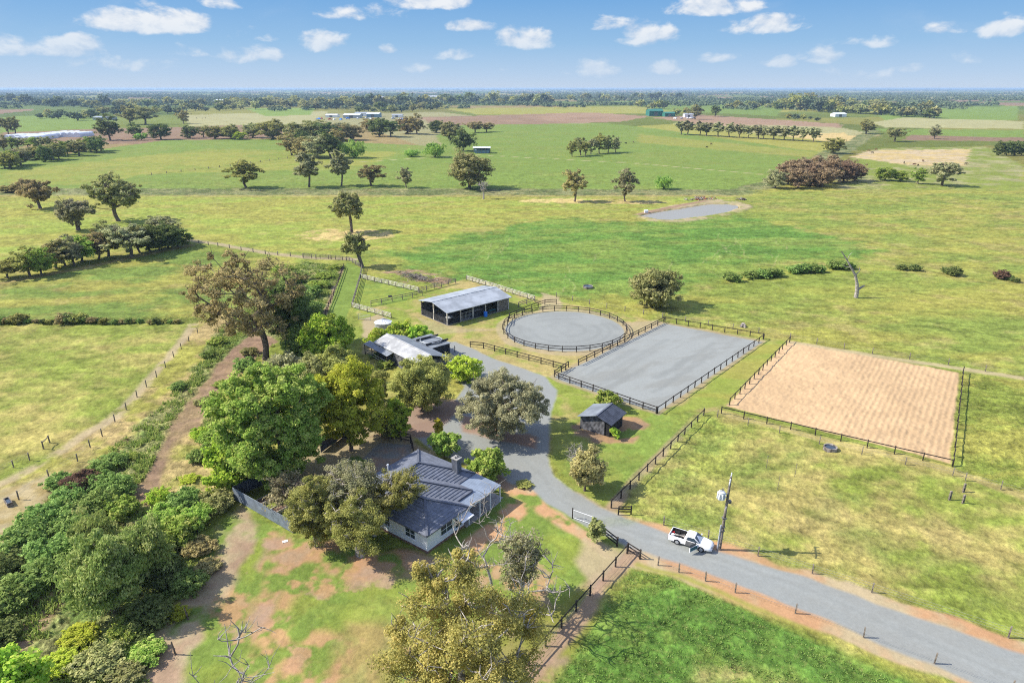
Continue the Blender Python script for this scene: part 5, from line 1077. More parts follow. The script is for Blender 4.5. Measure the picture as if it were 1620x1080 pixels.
# ------------------------------------------------------------------ garage
GA = Vector((-.65195, .75826)); g0 = G(560 + 700 / 9, 510 + 560 / 9)
K = frame_obj('garage', (g0.x, g0.y, 0), GA, 'pale iron roofed garage with lean-to and flat roofed dark wing', 'garage')
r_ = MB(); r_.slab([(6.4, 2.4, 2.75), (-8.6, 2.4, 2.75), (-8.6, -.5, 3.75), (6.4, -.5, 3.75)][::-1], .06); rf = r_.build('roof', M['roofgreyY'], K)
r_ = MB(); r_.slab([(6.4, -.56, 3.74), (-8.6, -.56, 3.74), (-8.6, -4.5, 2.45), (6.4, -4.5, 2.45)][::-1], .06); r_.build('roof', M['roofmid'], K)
r_ = MB(); r_.beam((6.4, -.53, 3.78), (-8.6, -.53, 3.78), .3, .05); r_.build('ridge_cap', M['roofgreyY'], rf)
r_ = MB(); r_.slab([(8.2, 2.2, 2.5), (-.4, 2.2, 2.5), (-.4, 3.6, 2.15), (8.2, 3.6, 2.15)], .05); r_.build('lean_to_roof', M['roofmid'], K)
for a in (-.2, 2.5, 5.3, 8.0): q = MB(); q.box(a - .06, a + .06, 3.4, 3.52, 0, 2.12); q.build('post', M['darkwood'], K)
q = MB(); q.box(-.2, 8.0, 3.44, 3.48, .9, 1.05); q.box(-.2, 8.0, 3.44, 3.48, .4, .55); q.build('rail', M['palewood'], K)
w = MB(); w.box(-8.2, 6.1, -4.3, 2.1, 0, 2.38); w.build('wall', M['greyboard'], K)
w = MB(); w.box(-2.9, 3.5, -8.7, -4.31, 0, 2.42); w.build('wing_wall', M['blackboard'], K)
w = MB(); w.box(-3.1, 3.7, -8.9, -4.55, 2.44, 2.52); wr = w.build('wing_roof', M['roofmid'], K)
# rings and rails lying on the wing roof
t = empty('pipe_ring', K.matrix_world @ Vector((0, 0, 0)), 0, 'pale round pipe ring lying on the flat garage roof', 'pipe ring')
ca, sa = GA.x, GA.y
def loc(a, b_, z): return Vector((g0.x + a * ca - b_ * sa, g0.y + a * sa + b_ * ca, z))
c0 = loc(.1, -6.5, 2.56); t.location = c0; b = MB(); n = 32
for i in range(n): b.tube((2.1 * math.cos(i * math.tau / n), 1.9 * math.sin(i * math.tau / n), .25), (2.1 * math.cos((i + 1) * math.tau / n), 1.9 * math.sin((i + 1) * math.tau / n), .25), .07, n=6, cap=False)
b.build('rim', M['steel'], t); b = MB()
for i in range(8): b.tube((2.1 * math.cos(i * math.tau / 8), 1.9 * math.sin(i * math.tau / 8), -.02), (2.1 * math.cos(i * math.tau / 8), 1.9 * math.sin(i * math.tau / 8), .25), .04, n=5)
b.build('leg', M['steel'], t)
for (a0_, lb) in ((1.9, 'far'), (-1.4, 'near')):
    p_, q_ = loc(a0_, -4.3, 2.75), loc(a0_ - .2, -9.3, 2.65); d = q_ - p_; t = empty('roof_rail', p_, math.atan2(d.y, d.x), 'dark steel beam laid across the flat garage roof, the %s one' % lb, 'steel beam', 'beams on the garage roof')
    L = d.length; b = MB(); b.box(0, L, -.13, .13, .1, .14); b.box(0, L, -.13, .13, -.14, -.10); b.box(0, L, -.03, .03, -.097, .097); b.build('beam', M['black'], t)
p = loc(-2.4, -10.2, 0); b = MB(); b.tube((0, 0, 0), (0, 0, 1.3), .07); b.tube((0, 0, 1.3), (0, 0, 1.36), .09); o = b.build('bollard', M['black'], label='black bollard post beside the dark wing of the garage', cat='bollard'); o.location = p
# ------------------------------------------------------------------ big stable
b0 = G(640 + 500 / 7.364, 430 + 620 / 7.364); BA = Vector((.7528, .6582))
S_ = frame_obj('stable', (b0.x, b0.y, 0), BA, 'long open stable with pale iron roof beside the round yard', 'stable')
def slope(mb, x0, x1, y0, z0, y1, z1, th=.05): mb.slab([(x0, y0, z0), (x1, y0, z0), (x1, y1, z1), (x0, y1, z1)], th)
r_ = MB(); slope(r_, -.5, 18, -.5, 2.95, 4.97, 4.15); rf = r_.build('roof', M['roofgrey'], S_)
r_ = MB(); slope(r_, -.5, 18, 5.03, 4.15, 10.3, 3.35); r_.build('roof', M['roofgrey'], S_)
r_ = MB(); r_.beam((-.5, 5, 4.17), (18, 5, 4.17), .35, .05); r_.build('ridge_cap', M['steel'], rf)
r_ = MB(); r_.beam((-.5, -.55, 2.88), (18, -.55, 2.88), .1, .14); r_.build('gutter', M['steel'], rf)
for (a, c, z) in [(0, 0, 2.9), (3.6, 0, 2.9), (7.0, 0, 2.9), (10.6, 0, 2.9), (14.2, 0, 2.9), (17.4, 0, 2.9), (0, 5, 4.0), (0, 9.8, 3.3), (17.4, 5, 4.0), (17.4, 9.8, 3.3), (5.8, 9.8, 3.3), (11.6, 9.8, 3.3)]:
    q = MB(); q.box(a - .11, a + .11, c - .11, c + .11, -.1, z); q.build('post', M['palewood'] if c < 9 else M['greywood'], S_)
w = MB(); w.box(-.04, .02, .15, 9.7, .05, 1.45)
w.box(.15, 3.4, -.03, .03, .05, 1.4); w.box(7.2, 10.4, -.03, .03, .05, 1.5); w.box(3.58, 3.64, .1, 4.5, .05, 1.4); w.box(7.0, 7.06, .1, 4.5, .05, 1.4); w.build('stall_partition', M['blackboard'], S_)
w = MB(); w.box(14.3, 17.3, -.03, .05, .05, 2.75); w.box(17.36, 17.42, .12, 9.7, .05, 2.95); w.build('slab_wall', M['greywood'], S_)
w = MB(); w.box(.1, 17.3, 9.75, 9.8, .05, 2.9); w.box(10.6, 10.66, .2, 9.7, .05, 2.6); w.build('back_wall', M['greyboard'], S_)
w = MB()
for i in range(9): w.beam((3.75 + i * .38, 0, .15), (3.75 + i * .38, 0, 1.9), .035, .035)
for z in (.2, 1.05, 1.9): w.beam((3.7, 0, z), (6.9, 0, z), .05, .05)
w.build('gate', M['steel'], S_)
w = MB(); w.box(-.2, 17.6, -.2, 9.9, -.05, .03); w.build('floor', mat('stable floor', (.24, .22, .2), .95, .2), S_)
def bl(a, c, z=0): return Vector((b0.x + a * BA.x - c * BA.y, b0.y + a * BA.y + c * BA.x, z))
def drum(p, m, label, r=.32, h=.9):
    b = MB(); b.tube((0, 0, 0), (0, 0, h), r, n=18); b.tube((0, 0, h * .33), (0, 0, h * .33 + .04), r + .02, n=18); b.tube((0, 0, h * .66), (0, 0, h * .66 + .04), r + .02, n=18); b.tube((0, 0, h), (0, 0, h + .04), r + .02, r + .01, n=18)
    o = b.build('drum', M[m], label=label, cat='drum', smooth=False); o.location = p
drum(bl(10.0, -.75), 'blue', 'bright blue plastic drum in front of the stable', .42, 1.0)
t = empty('work_bench', bl(12.4, -.1), math.atan2(BA.y, BA.x), 'teal metal bench standing in the shade of the stable', 'bench'); b = MB(); b.box(-.9, .9, -.35, .35, .85, .92); b.build('top', M['teal'], t)
for (i, j) in ((-.8, -.28), (.8, -.28), (-.8, .28), (.8, .28)): q = MB(); q.box(i - .04, i + .04, j - .04, j + .04, 0, .85); q.build('leg', M['teal'], t)
t = empty('hay_bale_stack', bl(8.8, 1.6), math.atan2(BA.y, BA.x), 'pale sheet covered stack inside the stable bay', 'stack'); b = MB(); b.box(-1.4, 1.4, -.9, .9, .03, 1.3); b.slab([(-1.5, -1, 1.5), (1.5, -1, 1.35), (1.5, 1, 1.45), (-1.5, 1, 1.6)], .08); b.build('sheet', M['concrete'], t)
t = empty('feed_bin', bl(1.8, 1.6), math.atan2(BA.y, BA.x), 'grey lidded feed bin in the near stable stall', 'bin'); b = MB(); b.box(-.8, .8, -.5, .5, .03, .9); b.build('box', M['grey'], t); b = MB(); b.slab([(-.85, -.55, 1.0), (.85, -.55, 1.0), (.85, .55, 1.1), (-.85, .55, 1.1)], .06); b.build('lid', M['steel'], t)
w = MB(); w.box(-.9, .9, -.7, .7, 0, 1.9); w.slab([(-1.05, -.85, 2.0), (1.05, -.85, 2.0), (1.05, .85, 2.15), (-1.05, .85, 2.15)], .05)
o = w.build('tack_box', M['white'], label='low white roofed hutch behind the far eave of the stable', cat='hutch'); o.location = bl(3.5, 11.6); o.rotation_euler.z = math.atan2(BA.y, BA.x)
# ------------------------------------------------------------------ small black shed
s0 = G(900 + 865 / 13.5, 620 + 960 / 13.5); SA = Vector((.5610, .8278))
D = frame_obj('black_shed', (s0.x, s0.y, 0), SA, 'small black timber shed with charcoal gable roof beside the arena', 'shed')
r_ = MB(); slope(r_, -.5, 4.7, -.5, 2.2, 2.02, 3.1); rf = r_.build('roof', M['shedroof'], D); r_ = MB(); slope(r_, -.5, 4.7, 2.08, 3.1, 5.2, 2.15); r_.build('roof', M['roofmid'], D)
r_ = MB(); r_.beam((-.5, 2.05, 3.12), (4.7, 2.05, 3.12), .25, .05); r_.build('ridge_cap', M['ridge'], rf)
w = MB(); w.poly([(0, .9, 0), (0, .9, 2.6), (0, 2.05, 3.02), (0, 4.9, 2.15), (0, 4.9, 0)]); w.box(4.25, 4.3, 0, 4.9, 0, 2.1); w.box(.03, 4.24, 4.86, 4.9, 0, 2.1); g1 = w.build('wall', M['greyboard'], D); md = g1.modifiers.new('t', 'SOLIDIFY'); md.thickness = .04
w = MB(); w.box(.03, 4.24, 0, .05, 0, 2.2); w.build('wall', M['blackboard'], D)
w = MB(); w.box(-.03, .03, .0, .12, 0, 2.25); w.box(-.03, .03, .78, .9, 0, 2.5); w.box(.06, .1, .13, .77, 0, 2.0); w.build('door', M['black'], D)
w = MB(); w.box(0, 4.3, 0, 4.86, -.05, .02); w.build('floor', M['darkwood'], D)
# ------------------------------------------------------------------ water tank
p = G(607, 524); t = empty('water_tank', p, 0, 'round pale water tank with conical roof beside the day yard fence', 'water tank')
b = MB(); b.tube((0, 0, 0), (0, 0, 2.1), 1.75, n=32); b.build('wall', M['steel'], t); b = MB(); b.tube((0, 0, 2.105), (0, 0, 2.75), 1.86, .22, n=32); b.build('roof', M['white'], t)
b = MB(); b.tube((0, 0, 2.75), (0, 0, 2.87), .26, .2, n=16); b.build('cap', M['steel'], t)
b = MB()
for i in range(12):
    a = i * math.tau / 12; b.beam((.24 * math.cos(a), .24 * math.sin(a), 2.77), (1.84 * math.cos(a), 1.84 * math.sin(a), 2.14), .05, .04)
b.build('rib', M['steel'], t)
# stockyard gate near tank
p = G(567, 505); t = empty('cattle_gate', p, -.3, 'small grey metal panel standing left of the water tank', 'gate'); b = MB()
for z in (.2, .55, .9, 1.25): b.tube((0, 0, z), (3, 0, z), .03)
b.tube((0, 0, 0), (0, 0, 1.35), .05); b.tube((3, 0, 0), (3, 0, 1.35), .05); b.build('frame', M['steel'], t)
# ------------------------------------------------------------------ power pole
p = G(1138, 869); t = empty('power_pole', p, 0, 'tall timber power pole with transformer beside the parked ute', 'power pole'); t.rotation_euler = (0, math.radians(1.6), 0)
b = MB(); b.tube((0, 0, -.3), (0, 0, 9.3), .19, .12, n=14); b.build('pole', M['greywood'], t, smooth=False)
b = MB(); b.box(-.30, -.18, -.10, .10, 0, 3.2); b.build('cover_strip', M['steel'], t)
dr_ = Vector((.38, .92, 0)).normalized()
b = MB(); b.beam(dr_ * -1.15 + Vector((0, 0, 8.9)), dr_ * 1.15 + Vector((0, 0, 8.9)), .1, .14); b.beam(dr_ * -.7 + Vector((.02, 0, 8.88)), Vector((.02, 0, 8.2)), .04, .04); b.beam(dr_ * .7 + Vector((.02, 0, 8.88)), Vector((.02, 0, 8.2)), .04, .04); ca_ = b.build('crossarm', M['steel'], t)
for s in (-1.0, -.4, .4, 1.0):
    b = MB(); q = dr_ * s; b.tube(q + Vector((0, 0, 8.97)), q + Vector((0, 0, 9.1)), .03); b.tube(q + Vector((0, 0, 9.1)), q + Vector((0, 0, 9.26)), .08, .05, n=10); b.build('insulator', M['frame'], ca_)
b = MB(); b.tube((-.75, -.1, 6.6), (-.75, -.1, 7.5), .36, n=16); b.tube((-.75, -.1, 7.5), (-.75, -.1, 7.62), .36, .15, n=16)
for i in range(8):
    a = i * math.tau / 8; b.box(-.75 + .42 * math.cos(a) - .03, -.75 + .42 * math.cos(a) + .03, -.1 + .42 * math.sin(a) - .1, -.1 + .42 * math.sin(a) + .1, 6.7, 7.35)
tr_ = b.build('transformer', M['frame'], t); b = MB(); b.beam((-.4, -.05, 7.2), (0, 0, 7.2), .08, .1); b.beam((-.4, -.05, 6.8), (0, 0, 6.8), .08, .1); b.build('bracket', M['steel'], tr_)
for s in (-1, 0, 1): b = MB(); b.tube((-.75 + .17 * s, -.1 + .1 * s, 7.6), (-.75 + .2 * s, -.1 + .13 * s, 7.95), .05, .03); b.build('bushing', M['grey'], tr_)
b = MB(); b.beam(dr_ * -.35 + Vector((0, 0, 5.5)), dr_ * .75 + Vector((0, 0, 6.4)), .09, .1); la = b.build('lower_arm', M['steel'], t); b = MB(); b.box(.3, .62, .3, .6, 5.75, 6.1); b.build('fuse_box', M['grey'], la)
for z in (4.1, 2.5, 3.0): b = MB(); b.box(-.26, .2, -.2, .2, z, z + .12); b.build('band', M['grey'], t)
# ------------------------------------------------------------------ ute
r1, f1 = G(1069.6, 859.5), G(1110.8, 872.5); hd = (f1 - r1).normalized(); ang = math.atan2(hd.y, hd.x); side = Vector((-hd.y, hd.x, 0))
cen_ = (r1 + f1) / 2 + side * .76
U = empty('ute', cen_, ang, 'white single cab ute parked on the gravel drive with its driver door open', 'ute')
# local: x forward, y left; driver (near) side is -y
def loft(secs, m, name, parent, smooth=True):
    V = []; Fc = []; n = len(secs[0][1])
    for x_, pts in secs: V += [(x_, y_, z_) for (y_, z_) in pts]
    for i in range(len(secs) - 1):
        for j in range(n): k = (j + 1) % n; Fc.append([i * n + j, (i + 1) * n + j, (i + 1) * n + k, i * n + k])
    Fc.append(list(range(n))); Fc.append([(len(secs) - 1) * n + j for j in range(n)][::-1])
    me = bpy.data.meshes.new(name); me.from_pydata(V, [], Fc); me.update(); me.polygons.foreach_set('use_smooth', [smooth] * len(me.polygons)); me.materials.append(m)
    return link(name, me, parent)
def sect(w, z0, z1, crown=.04): return [(-w * .94, z0), (-w, z0 + .12), (-w, z0 + (z1 - z0) * .6), (-w * .965, z1 - .05), (-w * .86, z1), (-w * .4, z1 + crown), (0, z1 + crown * 1.2), (w * .4, z1 + crown), (w * .86, z1), (w * .965, z1 - .05), (w, z0 + (z1 - z0) * .6), (w, z0 + .12), (w * .94, z0)]
body = loft([(-.62, sect(.92, .3, .99, 0)), (.2, sect(.925, .27, .97, 0)), (.95, sect(.925, .27, .96, .02)), (1.25, sect(.92, .28, .93, .05)), (1.8, sect(.9, .3, .86, .05)), (2.2, sect(.86, .3, .77, .04)), (2.42, sect(.76, .34, .66, .02)), (2.5, sect(.62, .38, .58, 0))], M['carpaint'], 'body', U)
tb = MB(); tb.box(-2.5, -.62, -.92, -.84, .34, .98); tb.box(-2.5, -.62, .84, .92, .34, .98); tb.box(-2.5, -2.43, -.84, .84, .4, .97); tb.box(-.68, -.62, -.84, .84, .4, .99); tb.build('tray_side', M['carpaint'], U)
tb = MB(); tb.box(-2.43, -.68, -.84, .84, .36, .52); tb.box(-2.43, -.68, .815, .838, .52, .97); tb.box(-2.43, -.68, -.838, -.815, .52, .97); tb.box(-2.3, -1.55, .5, .81, .523, .68); tb.box(-2.3, -1.55, -.81, -.5, .523, .68); tb.build('tray_liner', M['black'], U)
# cab
def rsect(w, z0, z1, w2): return [(-w, z0), (-w2 - .01, z1 - .05), (-w2 + .1, z1), (0, z1 + .03), (w2 - .1, z1), (w2 + .01, z1 - .05), (w, z0)]
loft([(-.55, rsect(.86, .97, 1.36, .66)), (-.42, rsect(.86, .97, 1.43, .70)), (.1, rsect(.86, .97, 1.45, .71)), (.42, rsect(.86, .97, 1.42, .69)), (.46, rsect(.86, .97, 1.395, .68)), (1.22, rsect(.82, .93, .96, .78))], M['carpaint'], 'cab', U)
gm = MB()
gm.slab([(1.16, -.72, .995), (1.16, .72, .995), (.50, .60, 1.405), (.50, -.60, 1.405)], .02); gm.build('windscreen', M['glass'], U)
for s in (-1, 1):
    gm = MB(); q = [(-.36, .868 * s, 1.0), (.95, .85 * s, .99), (.46, .715 * s, 1.36), (-.3, .735 * s, 1.37)]; q = q if s < 0 else q[::-1]
    gm.poly([(x_, y_ + .008 * s, z_) for x_, y_, z_ in q]); o = gm.build('side_window', M['glass'], U); md = o.modifiers.new('t', 'SOLIDIFY'); md.thickness = .008
gm = MB(); gm.poly([(-.625, .62, 1.02), (-.625, -.62, 1.02), (-.565, -.56, 1.32), (-.565, .56, 1.32)]); gm.build('rear_window', M['glass'], U)
def wheel(x_, y_):
    s = -1 if y_ < 0 else 1; w_ = MB(); w_.tube((x_, y_ - .11, .33), (x_, y_ + .11, .33), .33, n=22); w = w_.build('wheel', M['black'], U)
    q = MB(); q.tube((x_, y_ + .112 * s, .33), (x_, y_ + .125 * s, .33), .21, .19, n=18); q.build('rim', M['rim'], w)
    ar = MB(); n_ = 12
    for i in range(n_):
        a0_, a1_ = math.pi * i / n_, math.pi * (i + 1) / n_; ar.beam((x_ + .41 * math.cos(a0_), .925 * s, .33 + .41 * math.sin(a0_)), (x_ + .41 * math.cos(a1_), .925 * s, .33 + .41 * math.sin(a1_)), .03, .04, (0, 1, 0))
    ar.build('wheel_arch', M['carpaint'], U); ab = MB(); ab.tube((x_, .90 * s, .36), (x_, .928 * s, .36), .385, n=24); ab.build('arch_well', M['black'], U)
for x_ in (-1.42, 1.38):
    for y_ in (-.84, .84): wheel(x_, y_)
for s in (-1, 1):
    q = MB(); q.box(2.33, 2.46, .42 * s - .17, .42 * s + .17, .56, .68); q.build('headlight', M['glass'], U)
    q = MB(); q.box(-2.53, -2.49, .86 * s - .05, .86 * s + .05, .55, .9); q.build('tail_light', M['red'], U)
q = MB(); q.box(2.44, 2.53, -.62, .62, .3, .46); q.build('bumper', M['carpaint'], U); q = MB(); q.box(2.475, 2.51, -.25, .25, .48, .58); q.build('grille', M['black'], U)
q = MB(); q.box(-2.58, -2.48, -.8, .8, .36, .46); q.build('bumper', M['grey'], U)
q = MB(); q.box(-.45, .95, -.934, -.90, .32, .93); q.build('door_opening', M['grey'], U)
hx = Vector((.98, -.93, 0)); da = math.radians(180 + 62); dv = Vector((math.cos(da), math.sin(da), 0)); e1 = hx + dv * 1.3
q = MB(); q.beam(hx + Vector((0, 0, .62)), e1 + Vector((0, 0, .62)), .07, .6); dd_ = q.build('driver_door', M['carpaint'], U)
q = MB(); q.beam(hx + dv * .35 + Vector((0, 0, 1.12)), e1 + Vector((0, 0, 1.12)), .03, .36); q.build('window', M['glass'], dd_)
q = MB(); q.beam(hx + dv * .1 + Vector((.045, 0, .64)), e1 - dv * .08 + Vector((.045, 0, .64)), .02, .45); q.build('door_trim', M['teal'], dd_)
q = MB(); q.box(.85, .98, .95, 1.1, .98, 1.1); q.build('side_mirror', M['carpaint'], U)
U.scale = (.96, .96, .96)
# cargo in the tray
TM = U.matrix_world
def inU(x_, y_, z_): return cen_ + hd * x_ + side * y_ + Vector((0, 0, z_))
b = MB(); b.tube((0, 0, 0), (0, 0, .25), .17, .19, n=14); b.tube((0, 0, .25), (0, 0, .27), .2, n=14); o = b.build('bucket', M['white'], label='white bucket in the ute tray', cat='bucket'); o.location = inU(-2.05, -.3, .525)
b = MB(); b.beam((-.7, 0, .05), (.7, .1, .08), .06, .05); b.beam((-.6, .15, .05), (.75, -.05, .12), .05, .05); b.beam((-.5, -.2, .04), (.5, .3, .16), .05, .05); o = b.build('timber_offcuts', M['palewood'], label='loose timber sticks lying in the ute tray', cat='timber'); o.location = inU(-1.35, .05, .53); o.rotation_euler.z = ang
b = MB(); b.box(-.15, .15, -.12, .12, 0, .2); b.box(-.1, .1, -.015, .015, .2, .26); o = b.build('tool_box', M['red'], label='small red box in the ute tray', cat='box'); o.location = inU(-2.15, .25, .525); o.rotation_euler.z = ang + .3
# ------------------------------------------------------------------ brush pile, troughs, debris
def jumble(name, px, n, mts, label, cat, lmin=.6, lmax=2.6, r=.1, zmax=.8, seed=3, blocks=0):
    rr = random.Random(seed); P = [G(*q) for q in px]; c = sum(P, Vector()) / len(P); t = empty(name, c, 0, label, cat)
    for mi, m_ in enumerate(mts):
        b = MB()
        for i in range(n // len(mts)):
            k = rr.randrange(len(P)); q = P[k].lerp(P[(k + 1) % len(P)], rr.random()).lerp(c, rr.random() ** .6) - c; q.z = rr.uniform(.05, zmax)
            a = rr.uniform(0, 6.28); L = rr.uniform(lmin, lmax) / 2; d = Vector((math.cos(a), math.sin(a), rr.uniform(-.25, .35))) * L
            if i < blocks: b.beam(q - d * .4, q + d * .4, rr.uniform(.3, .8), rr.uniform(.2, .5))
            else: b.tube(q - d, q + d, r * rr.uniform(.4, 1.3), r * .4, n=5)
        b.build('pile' if mi == 0 else 'lower_pile' if mi == 1 else 'offcut_pile', M[m_], t)
jumble('brush_pile', [(612, 428), (660, 434), (702, 444), (690, 452), (640, 444)], 420, ['deadwood', 'bark', 'greywood'], 'pile of grey and brown cut branches behind the day yard', 'brush pile', r=.06, lmax=1.8, blocks=0)
jumble('scrap_heap', [(1076, 318), (1100, 313), (1135, 314), (1138, 317), (1100, 318)], 90, ['orangerust', 'deadwood', 'rock'], 'heap of rusty iron and grey logs on the far bank of the dam', 'scrap heap', 1, 4, .2, .9, 5, 6)
jumble('log_heap', [(1165, 316), (1180, 315), (1178, 318)], 24, ['deadwood', 'bark'], 'small heap of logs right of the dam', 'log heap', 1, 4, .25, .8, 6, 2)
def trough(px, label, rz, L=2.2, W=.8, m='concrete'):
    p = G(*px); t = empty('trough', p, rz, label, 'trough'); b = MB(); b.box(-L / 2, L / 2, -W / 2, -W / 2 + .08, 0, .55); b.box(-L / 2, L / 2, W / 2 - .08, W / 2, 0, .55); b.box(-L / 2 + .003, -L / 2 + .1, -W / 2 + .083, W / 2 - .083, 0, .548); b.box(L / 2 - .1, L / 2 - .003, -W / 2 + .083, W / 2 - .083, 0, .548); b.build('wall', M[m], t)
    b = MB(); b.box(-L / 2 + .1, L / 2 - .1, -W / 2 + .083, W / 2 - .083, .05, .4); b.build('water', M['glass'], t)
trough((14, 797), 'wooden edged trough beside the dirt track at the left edge', -.75, 1.8, .6, 'greywood')
def ring_trough(px, label, r=1.1):
    p = G(*px); t = empty('round_trough', p, 0, label, 'trough'); b = MB(); n = 20
    for i in range(n): a0_, a1_ = i * math.tau / n, (i + 1) * math.tau / n; b.beam((r * math.cos(a0_), r * math.sin(a0_), .25), (r * math.cos(a1_), r * math.sin(a1_), .25), .14, .55)
    b.build('wall', M['rock'], t); b = MB(); b.tube((0, 0, .0), (0, 0, .38), r - .08, n=20); b.build('water', M['glass'], t)
ring_trough((1313, 711), 'round concrete trough at the fence below the sand yard', .85); ring_trough((930, 455), 'round concrete trough in the lush paddock above the round yard', 1.2)
jumble('rubble_heap', [(1170, 515), (1180, 513), (1182, 518), (1172, 518)], 18, ['rock', 'deadwood'], 'small grey rubble heap behind the arena', 'rubble', .4, 1.2, .2, .4, 8, 8)
t = empty('pump_box', G(1022, 338), .2, 'small white pump box on the bank of the dam', 'pump box'); b = MB(); b.box(-.7, .7, -.5, .5, .3, 1.2); b.build('box', M['white'], t); b = MB(); b.slab([(-.8, -.6, 1.3), (.8, -.6, 1.3), (.8, .6, 1.45), (-.8, .6, 1.45)], .08); b.build('lid', M['white'], t)
b = MB(); b.tube((0, -.1, 0), (0, .1, 0), .5, n=16); o = b.build('tyre', M['black'], label='black tyre lying in the small day yard', cat='tyre'); o.location = G(617, 469) + Vector((0, 0, .11)); o.rotation_euler = (math.pi / 2, 0, 0)
# bare bent posts on the red soil
for (x_, y_, lb) in ((278, 1035, 'leaning brown post with its shadow on the bare bank edge'), (298, 980, 'crooked brown post beside the yellow green shrub'), (322, 926, 'crooked brown post at the edge of the bare soil behind the dark shrubs')):
    p = G(x_, y_); b = MB(); b.tube((0, 0, -.1), (-.15, 0, 1.5), .09, .06, n=7); b.tube((-.05, 0, .6), (-.05, .05, .7), .1, .1, n=7); o = b.build('leaning_post', M['bark'], label=lb, cat='post'); o.location = p
for (x_, y_) in ((1212, 735), (1230, 768), (1257, 748)):
    p = G(x_, y_ + 6); b = MB(); b.tube((0, 0, 0), (.05, 0, 1.9), .03, .025, n=6); b.tube((-.06, 0, 1.9), (.14, 0, 1.92), .03, n=6); o = b.build('marker_stake', M['greywood'], label='thin stake standing in the yellow paddock below the sand yard', cat='stake', group='stakes in the yellow paddock'); o.location = p
# ------------------------------------------------------------------ far buildings, vehicles, cattle
def far_shed(px, w, dpt, h, wall, roofm, label, name='farm_shed', rz=0, cat='shed', open_=False):
    p = G(*px); t = empty(name, p, rz, label, cat); b = MB()
    if open_:
        for i in range(5):
            for j in (0, dpt): x_ = -w / 2 + w * i / 4; b = MB(); b.box(x_ - .12, x_ + .12, j - .12, j + .12, 0, h); b.build('post', M['greywood'], t)
        b = MB(); b.box(-w / 2, w / 2, dpt - .3, dpt - .2, 0, h); b.build('back_wall', M[wall], t); b = MB(); b.box(-w / 2 + 1, w / 2 - 1, 1.2, dpt - 1, 0, h * .55); b.build('stored_panels', M[wall], t)
    else:
        b.box(-w / 2, w / 2, 0, dpt, 0, h); b.poly([(-w / 2, 0, h), (-w / 2, dpt, h), (-w / 2, dpt / 2, h * 1.35)]); b.poly([(w / 2, 0, h), (w / 2, dpt / 2, h * 1.35), (w / 2, dpt, h)]); b.build('wall', M[wall], t)
        b = MB(); b.box(-w * .15, w * .1, -.08, -.02, 0, h * .8); b.build('door', M['grey'], t)
    o_ = .5; r_ = MB(); k = 1.12 if open_ else 1.35
    r_.slab([(-w / 2 - o_, -o_, h * .98 + .1), (w / 2 + o_, -o_, h * .98 + .1), (w / 2 + o_, dpt / 2, h * k + .1), (-w / 2 - o_, dpt / 2, h * k + .1)], .08); r_.slab([(-w / 2 - o_, dpt / 2 + .01, h * k + .1), (w / 2 + o_, dpt / 2 + .01, h * k + .1), (w / 2 + o_, dpt + o_, h * .98 + .1), (-w / 2 - o_, dpt + o_, h * .98 + .1)], .08)
    r_.build('roof', M[roofm], t); return t
def mpp(px): return depth(G(*px)) / FPX
far_shed((762, 243), 26 * mpp((762, 243)), 9, 4.2, 'skyblue', 'white', 'open sided shed with white roof and blue panels in the green field', open_=True)
for (x_, y_, w_, dp, h_, wl, rf_, lb) in [(556, 187, 26, 24, 5, 'steel', 'white', 'long white roofed industrial shed left of the complex'), (590, 186, 20, 24, 6, 'skyblue', 'white', 'tall white shed in the middle of the industrial complex'), (524, 186, 18, 20, 4, 'white', 'white', 'low white shed at the left end of the industrial complex'), (628, 186, 16, 18, 4, 'white', 'steel', 'small grey roofed shed at the right end of the industrial complex'), (572, 184, 22, 24, 5, 'white', 'steel', 'grey roofed shed behind the industrial complex'),
      (1038, 184, 22, 36, 9, 'boxgreen', 'boxgreen', 'green iron shed on the far plain'), (1060, 185, 16, 26, 6, 'boxgreen', 'boxgreen', 'lower green iron shed right of the taller green one'), (1330, 185, 18, 20, 5, 'white', 'white', 'white farmhouse against the far woodland on the right'), (1090, 186, 14, 14, 5, 'white', 'steel', 'white cottage beside the parked machinery'), (160, 190, 26, 24, 4, 'steel', 'steel', 'grey farm shed among the trees on the left'), (345, 163, 14, 40, 8, 'white', 'white', 'far white shed near the left horizon'), (690, 156, 26, 60, 9, 'white', 'white', 'far white sheds in the middle of the distant woods'), (705, 160, 20, 60, 8, 'skyblue', 'steel', 'far grey blue shed in the distant woods'), (600, 158, 18, 80, 9, 'white', 'white', 'tiny far white shed left of the centre horizon')]:
    k = mpp((x_, y_)); far_shed((x_, y_), w_ * k, dp, h_, wl, rf_, lb)
